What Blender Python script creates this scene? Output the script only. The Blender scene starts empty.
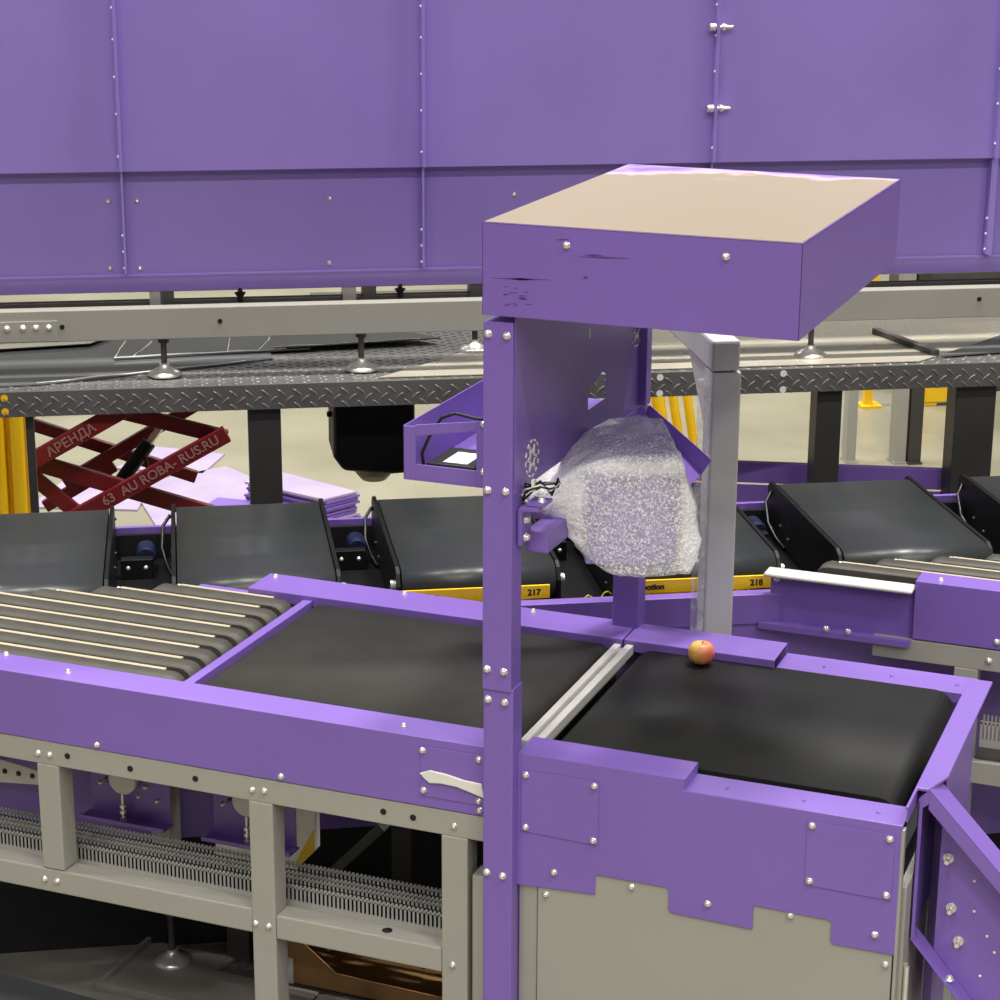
import bpy, bmesh, math, random
from mathutils import Vector, Matrix, Euler
random.seed(7)
C = bpy.context.scene.collection
R = math.radians
S_ANG = R(30)                       # the sorter line runs at 30 degrees to the induction line
CS, SN = math.cos(S_ANG), math.sin(S_ANG)
def S2W(u, v, z=0.0): return (u*CS - v*SN, u*SN + v*CS, z)

# ------------------------------------------------------------------ materials
M = {}
def srgb(r, g, b):
    f = lambda c: (c/255/12.92) if c/255 <= .04045 else ((c/255+.055)/1.055)**2.4
    return (f(r), f(g), f(b), 1)
def mat(name, col, rough=.5, metal=0.0, noise=0.0, nscale=8, bump=0.0, bscale=200, col2=None, rvar=0.0, coat=0.0, spec=.5):
    m = bpy.data.materials.new(name); m.use_nodes = True
    nt = m.node_tree; b = nt.nodes['Principled BSDF']
    b.inputs['Base Color'].default_value = col; b.inputs['Roughness'].default_value = rough
    b.inputs['Metallic'].default_value = metal; b.inputs['Coat Weight'].default_value = coat
    b.inputs['Specular IOR Level'].default_value = spec
    tc = nt.nodes.new('ShaderNodeTexCoord')
    if noise or col2:
        n = nt.nodes.new('ShaderNodeTexNoise'); n.inputs['Scale'].default_value = nscale; n.inputs['Detail'].default_value = 6
        nt.links.new(tc.outputs['Object'], n.inputs['Vector'])
        rp = nt.nodes.new('ShaderNodeValToRGB')
        rp.color_ramp.elements[0].position = .35; rp.color_ramp.elements[1].position = .7
        c2 = col2 or tuple(min(1, c*(1+noise)) for c in col[:3]) + (1,)
        rp.color_ramp.elements[0].color = col; rp.color_ramp.elements[1].color = c2
        nt.links.new(n.outputs['Fac'], rp.inputs['Fac']); nt.links.new(rp.outputs['Color'], b.inputs['Base Color'])
        if rvar:
            mr = nt.nodes.new('ShaderNodeMapRange'); mr.inputs['To Min'].default_value = max(0.02, rough-rvar); mr.inputs['To Max'].default_value = rough+rvar
            nt.links.new(n.outputs['Fac'], mr.inputs['Value']); nt.links.new(mr.outputs['Result'], b.inputs['Roughness'])
    if bump:
        n2 = nt.nodes.new('ShaderNodeTexNoise'); n2.inputs['Scale'].default_value = bscale; n2.inputs['Detail'].default_value = 3
        nt.links.new(tc.outputs['Object'], n2.inputs['Vector'])
        bp = nt.nodes.new('ShaderNodeBump'); bp.inputs['Strength'].default_value = bump; bp.inputs['Distance'].default_value = .002
        nt.links.new(n2.outputs['Fac'], bp.inputs['Height']); nt.links.new(bp.outputs['Normal'], b.inputs['Normal'])
    M[name] = m; return m
PUR = srgb(122, 94, 174)
mat('purple_paint', PUR, .34, noise=.06, nscale=3, bump=.12, bscale=260)
mat('purple_panel', srgb(140, 118, 192), .22, noise=.2, nscale=.9, rvar=.1, bump=.02, bscale=6)  # paler base and broad mottling paint reflected light into the housing
mat('post_grey', srgb(184, 184, 182), .42, noise=.05, nscale=4)
mat('grey_paint', srgb(156, 153, 144), .42, noise=.05, nscale=4, bump=.1, bscale=260)
mat('grey_metal', srgb(165, 163, 156), .35, .35, noise=.06, nscale=3)
mat('belt_dusty', srgb(37, 36, 32), .7, spec=.3, col2=srgb(45, 43, 38), nscale=7, bump=.25, bscale=500)
mat('belt_dark', srgb(21, 22, 20), .58, spec=.22, col2=srgb(29, 29, 26), nscale=6, rvar=.08, bump=.2, bscale=500)
mat('strip_belt', srgb(66, 64, 56), .6, col2=srgb(76, 73, 63), nscale=14, bump=.25, bscale=500)
mat('bed_cream', srgb(178, 168, 142), .5, noise=.1, nscale=12)
mat('carrier_belt', srgb(46, 49, 50), .36, noise=.15, nscale=4, rvar=.06)
mat('black_plastic', srgb(17, 17, 18), .45, spec=.3, noise=.2, nscale=10)
mat('black_gap', srgb(10, 10, 12), .7)
mat('zinc', srgb(218, 215, 208), .26, .6, noise=.1, nscale=40)
mat('alu', srgb(214, 212, 204), .32, .15, noise=.08, nscale=10)
mat('dark_steel', srgb(72, 70, 68), .42, .2, noise=.2, nscale=8)
mat('chequer', srgb(92, 90, 88), .4, .15, noise=.25, nscale=5, rvar=.08)
mat('chequer_low', srgb(96, 92, 85), .6, 0, noise=.25, nscale=5)
mat('post_dark', srgb(58, 56, 54), .45, .1, noise=.15, nscale=5)
mat('yellow', srgb(238, 190, 20), .4, noise=.05, nscale=6)
mat('red_paint', srgb(104, 20, 30), .4, noise=.15, nscale=6)
mat('letter_pale', srgb(150, 105, 100), .6)
mat('yellow_plate', srgb(255, 208, 28), .35)
mat('ink', srgb(20, 18, 14), .6)
mat('concrete', srgb(131, 127, 106), .35, col2=srgb(145, 141, 120), nscale=1.3, rvar=.08)
mat('wall_paint', srgb(225, 222, 212), .7, noise=.03, nscale=1)
mat('lilac_film', srgb(166, 150, 182), .3, col2=srgb(182, 170, 190), nscale=3)
mat('cardboard', srgb(150, 112, 64), .8, col2=srgb(166, 126, 76), nscale=6)
mat('white_label', srgb(225, 222, 215), .6)
mat('white_plastic', srgb(226, 222, 214), .45)
mat('duct_grey', srgb(176, 174, 168), .5)
mat('box_beige', srgb(240, 236, 226), .5, noise=.04, nscale=30, bump=.3, bscale=160)
mat('blue', srgb(13, 24, 56), .45)
mat('scanner_body', srgb(150, 132, 200), .4, noise=.08, nscale=10)
mat('sheet_dark', srgb(128, 131, 134), .1, .5, noise=.15, nscale=3, rvar=.05)
mat('pale_sheet', srgb(174, 168, 151), .28, col2=srgb(158, 152, 137), nscale=5, rvar=.06)  # also paints the bright reflection on the walkway deck
mat('cable_black', srgb(16, 16, 16), .4)
mat('cable_yellow', srgb(190, 170, 40), .5)
mat('scuff', srgb(74, 56, 116), .6)

def film_mat():
    # clear stretch film: mostly see-through with glossy creases
    m = bpy.data.materials.new('clear_film'); m.use_nodes = True; nt = m.node_tree
    b = nt.nodes['Principled BSDF']; b.inputs['Base Color'].default_value = (.9, .9, .9, 1); b.inputs['Roughness'].default_value = .12
    tr = nt.nodes.new('ShaderNodeBsdfTransparent'); mx = nt.nodes.new('ShaderNodeMixShader')
    tc = nt.nodes.new('ShaderNodeTexCoord'); n = nt.nodes.new('ShaderNodeTexNoise'); n.inputs['Scale'].default_value = 14; n.inputs['Detail'].default_value = 4; n.inputs['Distortion'].default_value = 1.5
    nt.links.new(tc.outputs['Object'], n.inputs['Vector'])
    mr = nt.nodes.new('ShaderNodeMapRange'); mr.inputs['From Min'].default_value = .45; mr.inputs['From Max'].default_value = .7; mr.inputs['To Min'].default_value = .12; mr.inputs['To Max'].default_value = .45
    nt.links.new(n.outputs['Fac'], mr.inputs['Value']); nt.links.new(mr.outputs['Result'], mx.inputs['Fac'])
    bp = nt.nodes.new('ShaderNodeBump'); bp.inputs['Strength'].default_value = .5; bp.inputs['Distance'].default_value = .01
    nt.links.new(n.outputs['Fac'], bp.inputs['Height']); nt.links.new(bp.outputs['Normal'], b.inputs['Normal'])
    nt.links.new(tr.outputs[0], mx.inputs[1]); nt.links.new(b.outputs[0], mx.inputs[2]); nt.links.new(mx.outputs[0], nt.nodes['Material Output'].inputs['Surface'])
    M['clear_film'] = m
film_mat()
def bubble_mat():
    m = bpy.data.materials.new('bubble_wrap'); m.use_nodes = True; nt = m.node_tree
    b = nt.nodes['Principled BSDF']; b.inputs['Base Color'].default_value = srgb(250, 248, 250); b.inputs['Roughness'].default_value = .1
    tc = nt.nodes.new('ShaderNodeTexCoord')
    v = nt.nodes.new('ShaderNodeTexVoronoi'); v.inputs['Scale'].default_value = 85
    n = nt.nodes.new('ShaderNodeTexNoise'); n.inputs['Scale'].default_value = 22; n.inputs['Detail'].default_value = 4; n.inputs['Distortion'].default_value = 2
    for q in (v, n): nt.links.new(tc.outputs['Object'], q.inputs['Vector'])
    n2 = nt.nodes.new('ShaderNodeTexNoise'); n2.inputs['Scale'].default_value = 165; n2.inputs['Detail'].default_value = 1.5; n2.inputs['Distortion'].default_value = 1.0
    nt.links.new(tc.outputs['Object'], n2.inputs['Vector'])
    ad = nt.nodes.new('ShaderNodeMath'); ad.operation = 'MULTIPLY_ADD'; ad.inputs[1].default_value = -.6
    nt.links.new(v.outputs['Distance'], ad.inputs[0]); nt.links.new(n2.outputs['Fac'], ad.inputs[2])
    bp = nt.nodes.new('ShaderNodeBump'); bp.inputs['Strength'].default_value = .7; bp.inputs['Distance'].default_value = .006
    nt.links.new(ad.outputs[0], bp.inputs['Height']); nt.links.new(bp.outputs['Normal'], b.inputs['Normal'])
    # more layers of film where the wrap is gathered at the two ends
    sx = nt.nodes.new('ShaderNodeSeparateXYZ'); nt.links.new(tc.outputs['Object'], sx.inputs[0])
    ab = nt.nodes.new('ShaderNodeMath'); ab.operation = 'ABSOLUTE'; nt.links.new(sx.outputs['X'], ab.inputs[0])
    mr2 = nt.nodes.new('ShaderNodeMapRange'); mr2.inputs['From Min'].default_value = .105; mr2.inputs['From Max'].default_value = .135; mr2.inputs['To Min'].default_value = 0; mr2.inputs['To Max'].default_value = .5
    nt.links.new(ab.outputs[0], mr2.inputs['Value'])
    tr = nt.nodes.new('ShaderNodeBsdfTransparent'); mx = nt.nodes.new('ShaderNodeMixShader')
    mr = nt.nodes.new('ShaderNodeMapRange'); mr.inputs['From Min'].default_value = .47; mr.inputs['From Max'].default_value = .66; mr.inputs['To Min'].default_value = .30; mr.inputs['To Max'].default_value = .95  # opaque white flecks paint in bubble edges and sparkle
    nt.links.new(n2.outputs['Fac'], mr.inputs['Value'])
    zs = nt.nodes.new('ShaderNodeMath'); zs.operation = 'SUBTRACT'; zs.inputs[1].default_value = .285; nt.links.new(sx.outputs['Z'], zs.inputs[0])
    za = nt.nodes.new('ShaderNodeMath'); za.operation = 'ABSOLUTE'; nt.links.new(zs.outputs[0], za.inputs[0])
    mr3 = nt.nodes.new('ShaderNodeMapRange'); mr3.inputs['From Min'].default_value = .008; mr3.inputs['From Max'].default_value = .03; mr3.inputs['To Min'].default_value = .45; mr3.inputs['To Max'].default_value = 0
    nt.links.new(za.outputs[0], mr3.inputs['Value'])
    mxx = nt.nodes.new('ShaderNodeMath'); mxx.operation = 'MAXIMUM'; nt.links.new(mr2.outputs['Result'], mxx.inputs[0]); nt.links.new(mr3.outputs['Result'], mxx.inputs[1])
    sm = nt.nodes.new('ShaderNodeMath'); sm.operation = 'ADD'; sm.use_clamp = True; nt.links.new(mr.outputs['Result'], sm.inputs[0]); nt.links.new(mxx.outputs[0], sm.inputs[1])
    nt.links.new(sm.outputs[0], mx.inputs['Fac'])
    nt.links.new(tr.outputs[0], mx.inputs[1]); nt.links.new(b.outputs[0], mx.inputs[2]); nt.links.new(mx.outputs[0], nt.nodes['Material Output'].inputs['Surface'])
    M['bubble_wrap'] = m
bubble_mat()
def apple_mat():
    m = bpy.data.materials.new('apple_skin'); m.use_nodes = True; nt = m.node_tree; b = nt.nodes['Principled BSDF']
    tc = nt.nodes.new('ShaderNodeTexCoord'); mp = nt.nodes.new('ShaderNodeMapping'); mp.inputs['Scale'].default_value = (26, 26, 9)
    n = nt.nodes.new('ShaderNodeTexNoise'); n.inputs['Scale'].default_value = 1.0; n.inputs['Detail'].default_value = 4
    sx = nt.nodes.new('ShaderNodeSeparateXYZ'); rp = nt.nodes.new('ShaderNodeValToRGB')
    nt.links.new(tc.outputs['Object'], mp.inputs['Vector']); nt.links.new(mp.outputs[0], n.inputs['Vector']); nt.links.new(tc.outputs['Object'], sx.inputs[0])
    a = nt.nodes.new('ShaderNodeMath'); a.operation = 'MULTIPLY_ADD'; a.inputs[1].default_value = 5.0
    nt.links.new(sx.outputs['X'], a.inputs[0]); nt.links.new(n.outputs['Fac'], a.inputs[2])
    rp.color_ramp.elements[0].position = .3; rp.color_ramp.elements[0].color = srgb(226, 186, 96)
    rp.color_ramp.elements[1].position = .75; rp.color_ramp.elements[1].color = srgb(198, 104, 80)
    nt.links.new(a.outputs[0], rp.inputs['Fac']); nt.links.new(rp.outputs['Color'], b.inputs['Base Color']); b.inputs['Roughness'].default_value = .38
    M['apple_skin'] = m
apple_mat()
def hood_top_mat():
    # cream hood top, breaking up to purple along the far edge
    m = bpy.data.materials.new('cream_top'); m.use_nodes = True; nt = m.node_tree; b = nt.nodes['Principled BSDF']
    tc = nt.nodes.new('ShaderNodeTexCoord'); sx = nt.nodes.new('ShaderNodeSeparateXYZ')
    n = nt.nodes.new('ShaderNodeTexNoise'); n.inputs['Scale'].default_value = 5; n.inputs['Detail'].default_value = 5; n.inputs['Distortion'].default_value = .8
    nt.links.new(tc.outputs['Object'], n.inputs['Vector']); nt.links.new(tc.outputs['Object'], sx.inputs[0])
    a = nt.nodes.new('ShaderNodeMath'); a.operation = 'MULTIPLY_ADD'; a.inputs[1].default_value = -.5
    nt.links.new(n.outputs['Fac'], a.inputs[0]); nt.links.new(sx.outputs['Y'], a.inputs[2])
    a2 = nt.nodes.new('ShaderNodeMath'); a2.operation = 'MULTIPLY_ADD'; a2.inputs[1].default_value = -.22
    nt.links.new(sx.outputs['X'], a2.inputs[0]); nt.links.new(a.outputs[0], a2.inputs[2])
    rp = nt.nodes.new('ShaderNodeValToRGB'); e = rp.color_ramp.elements
    e[0].position = .10; e[0].color = srgb(137, 124, 101); e[1].position = .25; e[1].color = srgb(124, 96, 180)
    q = e.new(.14); q.color = srgb(186, 164, 172); q = e.new(.19); q.color = srgb(160, 136, 186)
    nt.links.new(a2.outputs[0], rp.inputs['Fac']); nt.links.new(rp.outputs['Color'], b.inputs['Base Color']); b.inputs['Roughness'].default_value = .35
    M['cream_top'] = m
hood_top_mat()

# ------------------------------------------------------------------ mesh collector
class MB:
    def __init__(s): s.v = []; s.f = []; s.sm = []
    def add(s, vs, fs, smooth=False):
        o = len(s.v); s.v += [tuple(p) for p in vs]
        for f in fs: s.f.append(tuple(i+o for i in f)); s.sm.append(smooth)
        return s
    def box(s, x0, x1, y0, y1, z0, z1):
        return s.add([(x0,y0,z0),(x1,y0,z0),(x1,y1,z0),(x0,y1,z0),(x0,y0,z1),(x1,y0,z1),(x1,y1,z1),(x0,y1,z1)],
                     [(0,3,2,1),(4,5,6,7),(0,1,5,4),(1,2,6,5),(2,3,7,6),(3,0,4,7)])
    def prism(s, poly, axis, d0, d1, smooth=False):
        # poly: 2-D outline; axis: the extruded axis ('x': poly=(y,z), 'y': poly=(x,z), 'z': poly=(x,y))
        n = len(poly)
        P = {'x': lambda a, b, d: (d, a, b), 'y': lambda a, b, d: (a, d, b), 'z': lambda a, b, d: (a, b, d)}[axis]
        vs = [P(a, b, d0) for a, b in poly] + [P(a, b, d1) for a, b in poly]
        ar = sum(poly[i][0]*poly[(i+1) % n][1]-poly[(i+1) % n][0]*poly[i][1] for i in range(n))
        flip = (ar < 0) ^ (axis == 'y') ^ (d1 < d0)
        fs = [tuple(range(n))[::-1], tuple(range(n, 2*n))] + [(i, (i+1) % n, n+(i+1) % n, n+i) for i in range(n)]
        if flip: fs = [f[::-1] for f in fs]
        o = len(s.f); s.add(vs, fs)
        if smooth:
            for k in range(o+2, len(s.f)): s.sm[k] = True
        return s
    def tube(s, pts, r, n=10, cap=True):
        pts = [Vector(p) for p in pts]; rr = r if isinstance(r, (list, tuple)) else [r]*len(pts)
        base = len(s.v); up = None; rings = []
        for i, p in enumerate(pts):
            t = (pts[min(i+1, len(pts)-1)] - pts[max(i-1, 0)]).normalized()
            if up is None: up = Vector((0, 0, 1)) if abs(t.z) < .9 else Vector((1, 0, 0))
            a = t.cross(up).normalized(); b = a.cross(t).normalized(); up = b
            rings.append([p + (a*math.cos(k*2*math.pi/n) + b*math.sin(k*2*math.pi/n))*rr[i] for k in range(n)])
        vs = [v for ring in rings for v in ring]
        fs = [(i*n+k, i*n+(k+1) % n, (i+1)*n+(k+1) % n, (i+1)*n+k) for i in range(len(pts)-1) for k in range(n)]
        s.add(vs, fs, True)
        if cap: s.add(rings[0], [tuple(range(n))[::-1]]); s.add(rings[-1], [tuple(range(n))])
        return s
    def bar(s, p0, p1, w, h, up=(0,0,1)):
        p0, p1 = Vector(p0), Vector(p1); t = (p1-p0).normalized(); u = Vector(up)
        a = t.cross(u).normalized(); b = a.cross(t).normalized()
        vs = [p + a*(w/2*i) + b*(h/2*j) for p in (p0, p1) for i, j in ((-1,-1),(1,-1),(1,1),(-1,1))]
        return s.add(vs, [(0,1,2,3)[::-1], (4,5,6,7), (0,1,5,4), (1,2,6,5), (2,3,7,6), (3,0,4,7)])
    def lathe(s, prof, c, n=20, axis='z'):
        P = {'z': lambda a, b, d: (a, b, d), 'y': lambda a, b, d: (a, d, b), 'x': lambda a, b, d: (d, a, b)}[axis]
        vs = []
        for r, h in prof:
            for k in range(n):
                t = k*2*math.pi/n; q = P(r*math.cos(t), r*math.sin(t), h); vs.append((q[0]+c[0], q[1]+c[1], q[2]+c[2]))
        fs = [(i*n+k, i*n+(k+1) % n, (i+1)*n+(k+1) % n, (i+1)*n+k) for i in range(len(prof)-1) for k in range(n)]
        s.add(vs, fs, True); m = len(prof)-1
        s.add(vs[:n], [tuple(range(n))[::-1]]); s.add(vs[m*n:], [tuple(range(n))]); return s
    def mesh(s, name, m, off=(0,0,0)):
        me = bpy.data.meshes.new(name)
        me.from_pydata([(x-off[0], y-off[1], z-off[2]) for x, y, z in s.v], [], s.f)
        for p, k in zip(me.polygons, s.sm): p.use_smooth = k
        bm = bmesh.new(); bm.from_mesh(me); bmesh.ops.recalc_face_normals(bm, faces=bm.faces); bm.to_mesh(me); bm.free()
        me.materials.append(M[m]); return me

def bevel(o, w, seg=2):
    md = o.modifiers.new('edge', 'BEVEL'); md.width = w; md.segments = seg; md.limit_method = 'ANGLE'; md.angle_limit = R(40); md.use_clamp_overlap = True
    return o
def props(o, label, cat, group=None, kind=None):
    o['label'] = label; o['category'] = cat
    if group: o['group'] = group
    if kind: o['kind'] = kind
    return o

class Thing:
    """An Empty at the thing's base; parts are given in line ('L') or sorter ('S') coordinates."""
    def __init__(s, name, label, cat, base, frame='L', group=None, rotz=0):
        o = bpy.data.objects.new(name, None); C.objects.link(o); o.empty_display_size = .05
        o.location = base if frame == 'L' else S2W(*base); o.rotation_euler.z = (0 if frame == 'L' else S_ANG) + rotz
        props(o, label, cat, group); s.o = o; s.base = base; s.off = {o: base}
    def part(s, name, mb, m, bev=0, parent=None, label=None, seg=2):
        p = parent or s.o; off = s.base
        o = bpy.data.objects.new(name, mb.mesh(name, m, off)); C.objects.link(o); o.parent = p
        if bev: bevel(o, bev, seg)
        if label: o['label'] = label
        return o
    def bolt(s, p, axis='-y', r=.0095, parent=None, name='bolt', m='zinc'):
        o = bpy.data.objects.new(name, bolt_mesh(m)); C.objects.link(o); o.parent = parent or s.o
        o.location = tuple(p[i]-s.base[i] for i in range(3)); o.scale = (r/.01,)*3
        o.rotation_euler = {'-y': (R(90),0,0), 'z': (0,0,0), '-x': (0,R(-90),0), 'x': (0,R(90),0), '-z': (R(180),0,0)}[axis]
        return o
    def bolts(s, pts, axis='-y', r=.0095, parent=None):
        for p in pts: s.bolt(p, axis, r, parent)
_bolt = {}
def bolt_mesh(m='zinc'):
    if m not in _bolt:
        mb = MB(); mb.lathe([(.0098, -.001), (.0098, .0018), (.0075, .0022), (.0072, .0065), (.0055, .0085), (.002, .0095)], (0,0,0), 12)
        _bolt[m] = mb.mesh('bolt', m)
    return _bolt[m]
def single(name, mb, m, label, cat, base, frame='L', group=None, bev=0, kind=None):
    o = bpy.data.objects.new(name, mb.mesh(name, m, base)); C.objects.link(o)
    o.location = base if frame == 'L' else S2W(*base); o.rotation_euler.z = 0 if frame == 'L' else S_ANG
    if bev: bevel(o, bev)
    return props(o, label, cat, group, kind)
def copy_thing(src, loc, label=None, group=None):
    r = src.copy(); C.objects.link(r); r.location = loc
    if label: r['label'] = label
    if group: r['group'] = group
    for ch in list(src.children):
        c = ch.copy(); C.objects.link(c); c.parent = r
        for g in list(ch.children):
            d = g.copy(); C.objects.link(d); d.parent = c
    return r
def text_part(name, s, size, m, parent, loc, rot, ext=.0006, align='LEFT'):
    cu = bpy.data.curves.new('txt', 'FONT'); cu.body = s; cu.size = size; cu.extrude = ext; cu.offset = .0012; cu.align_x = align; cu.resolution_u = 3
    t = bpy.data.objects.new('txt', cu); C.objects.link(t)
    bpy.context.view_layer.update()
    me = bpy.data.meshes.new_from_object(t.evaluated_get(bpy.context.evaluated_depsgraph_get())); me.name = name
    bpy.data.objects.remove(t); bpy.data.curves.remove(cu)
    me.materials.clear(); me.materials.append(M[m])
    o = bpy.data.objects.new(name, me); C.objects.link(o); o.parent = parent; o.location = loc; o.rotation_euler = rot
    return o
def structure(name, mb, m, frame='L'):
    o = bpy.data.objects.new(name, mb.mesh(name, m)); C.objects.link(o); o['kind'] = 'structure'
    o.rotation_euler.z = 0 if frame == 'L' else S_ANG
    return o

FLOOR = -.6; DECK = -.29
# ------------------------------------------------------------------ the hall
mb = MB(); mb.box(-40, 40, -20, 34, FLOOR-.1, FLOOR); structure('floor', mb, 'concrete', 'S')
mb = MB(); mb.box(-40, 40, 34, 34.3, FLOOR, 9); structure('wall_back', mb, 'wall_paint', 'S')

def lugs(mb, u0, u1, a0, a1, pitch, place, ln=.034, wd=.009, ht=.0025):
    """raised lozenges of chequer plate, alternately turned"""
    i = 0; a = a0
    while a <= a1:
        u = u0 + (pitch/2 if i % 2 else 0); j = 0
        while u <= u1:
            sgn = 1 if (i) % 2 else -1
            c, s_ = math.cos(sgn*R(40)), math.sin(sgn*R(40))
            pts = [(-ln/2, 0), (-ln*.25, -wd/2), (ln*.25, -wd/2), (ln/2, 0), (ln*.25, wd/2), (-ln*.25, wd/2)]
            base = [(u+c*x-s_*y, a+s_*x+c*y, 0) for x, y in pts]
            top = [(u+(c*x-s_*y)*.62, a+(s_*x+c*y)*.62, ht) for x, y in pts]
            vs = [place(*q) for q in base+top]
            mb.add(vs, [(6,7,8,9,10,11)] + [(k, (k+1) % 6, 6+(k+1) % 6, 6+k) for k in range(6)])
            u += pitch; j += 1
        a += pitch*.42; i += 1

# ------------------------------------------------------------------ platform under the induction line
t = Thing('service_platform', 'low chequer plate platform on the floor under the near conveyor frame', 'platform', (-1.2, .6, FLOOR))
mb = MB(); mb.prism([(-2.9, -.5), (2.6, -.5), (2.6, 3.4), (.1, 1.95), (-2.9, .22)], 'z', DECK-.06, DECK)
lugs(mb, -2.2, -.4, .5, 1.5, .062, lambda a, b, c: (a, b, DECK+c))
t.part('deck_plate', mb, 'chequer_low')
for x in (-2.2, -1.0, .2, 1.4):
    mb = MB(); mb.box(x-.04, x+.04, -.2, -.12, FLOOR, DECK-.06); t.part('leg', mb, 'post_dark', .003)

# ------------------------------------------------------------------ near induction conveyor (strips + first belt)
XL = -2.7
t = Thing('induction_conveyor', 'near purple and grey conveyor with black strips and the long dusty black belt', 'conveyor', (-1.2, .45, DECK))
# front purple side panel: face + folded top flange
mb = MB(); mb.prism([(0, .81), (.004, .81), (.004, .996), (.113, .996), (.113, 1.0), (0, 1.0)], 'x', XL, -.084)
t.part('side_panel', mb, 'purple_paint', .0015)
t.bolts([(-1.225, -.001, .825), (-.665, -.001, .825)])
t.bolts([(-1.575, .105, 1.0), (-1.341, .055, 1.0), (-.332, .051, 1.0)], 'z')
# rear purple side panel with lip
mb = MB(); mb.prism([(.872, .966), (.876, .966), (.876, .996), (1.02, .996), (1.02, .8), (1.024, .8), (1.024, 1.0), (.872, 1.0)], 'x', -1.22, -.012)
mb.box(-1.22, -1.13, .8725, .9, .972, .998)
t.part('rear_side_panel', mb, 'purple_paint', .0015)
t.bolts([(-1.19, 1.0, 1.0), (-.751, 1.0, 1.0), (-.333, 1.0, 1.0)], 'z')
mb = MB(); mb.prism([(.865, .962), (.94, .962), (.94, .966), (.865, .966)], 'x', -1.42, -1.222); t.part('rear_flange_plate', mb, 'purple_paint', .001)
# grey frame
mb = MB(); mb.box(XL, -.084, .002, .062, .738, .8075); t.part('top_rail', mb, 'grey_paint', .003)
mb = MB(); mb.box(XL, -.765, .001, .066, .348, .419); t.part('bottom_rail', mb, 'grey_paint', .004)
mb = MB(); mb.box(-.693, -.209, .001, .066, .343, .413); t.part('bottom_rail', mb, 'grey_paint', .004)
mb = MB(); mb.box(-1.33, -.03, .88, .95, .738, .8075); t.part('rear_top_rail', mb, 'grey_paint', .003)
for x0, x1, z0, z1 in ((-1.424, -1.354, .421, .7385), (-.765, -.694, DECK, .7385), (-.208, -.135, DECK, .7385)):
    mb = MB(); mb.box(x0, x1, .0, .07, z0, z1); t.part('leg', mb, 'grey_paint', .004)
for x0 in (-.36,):
    mb = MB(); mb.box(x0, x0+.07, .80, .87, DECK, .738); t.part('leg', mb, 'grey_paint', .004)
mb = MB(); mb.bar((-1.06, .96, -.03), (-.80, .96, .25), .03, .09, (0,1,0)); t.part('diagonal_brace', mb, 'post_dark', .002)
t.bolts([(-1.417, .001, .769), (-1.38, .001, .77), (-.753, .001, .771), (-.717, .001, .774), (-.172, .001, .769),
         (-1.42, .0, .385), (-1.38, .0, .386), (-.753, -.001, .379), (-.714, -.001, .378), (-.176, -.001, .372)])
t.bolts([(-.209, .035, .56), (-.209, .035, .43), (-.209, .035, .34), (-.209, .03, .70)], '-x', .008)
for x, z in ((-1.323, .788), (-1.125, .77), (-.924, .774), (-.371, .774), (-.287, .772)):
    mb = MB(); mb.lathe([(.0085, 0), (.0085, .004), (.001, .0045)], (x, .0, z if z < .78 else .775), 14, 'y'); t.part('hole_plug', mb, 'black_gap')
mb = MB(); mb.lathe([(.014, 0), (.014, .003), (.001, .0035)], (-.38, .036, .4115), 14, 'z'); t.part('hole_plug', mb, 'black_gap')
# levelling foot
def foot(t, x, y, z, top, r=.055, frame=None):
    f = MB(); f.lathe([(r, z), (r, z+.008), (r*.8, z+.016), (r*.32, z+.034), (r*.3, z+.045)], (x, y, 0), 24)
    p = t.part('levelling_foot', f, 'zinc')
    g = MB(); g.tube([(x, y, z+.03), (x, y, top-.025)], .011, 12); t.part('stud', g, 'dark_steel', parent=p)
    n = MB(); n.lathe([(.02, top-.026), (.02, top-.002)], (x, y, 0), 6); t.part('nut', n, 'dark_steel', parent=p)
foot(t, -1.475, .76, DECK+.019, -.08, .06)
mb = MB(); mb.box(-1.51, -1.44, .72, .79, -.08, .738); t.part('leg', mb, 'grey_paint', .004)
# strips
for k in range(8):
    y0 = .125 + k*.0925
    xs = lambda y: (.866*y - 1.49)/.5
    a = xs(y0+.07)
    mb = MB(); n = 8
    prof = [(a+.02, .905)] + [(a+.02-.03*math.cos(q*math.pi/n/1), .9475+.0425*math.sin(-math.pi/2+q*math.pi/n)) for q in range(0, n+1)]
    prof = [(a+.035+.0425*math.cos(-math.pi/2-q*math.pi/n), .9475+.0425*math.sin(-math.pi/2-q*math.pi/n)) for q in range(n+1)]
    prof += [(-1.09+.0425*math.cos(math.pi/2-q*math.pi/n), .9475+.0425*math.sin(math.pi/2-q*math.pi/n)) for q in range(n+1)]
    mb.prism(prof, 'y', y0, y0+.068, True); t.part('strip_belt', mb, 'strip_belt')
    if k < 8:
        mb = MB(); mb.box(xs(y0+.085)+.05, -1.125, y0+.07, y0+.0915, .93, .987); t.part('slide_strip', mb, 'bed_cream', .002)
        mb = MB(); mb.lathe([(.010, 0), (.010, .012), (.004, .016)], (xs(y0+.085)+.045, y0+.081, .972), 12); t.part('cap_screw', mb, 'zinc')
mb = MB(); mb.box(XL, -1.05, .113, .872, .86, .895); t.part('strip_bed', mb, 'black_gap')
mb = MB(); mb.prism([(-1.03, .94), (-1.0, .94), (-1.0, .987), (-1.03, .987)], 'y', .113, .872); t.part('divider_strip', mb, 'purple_paint', .002)
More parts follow.
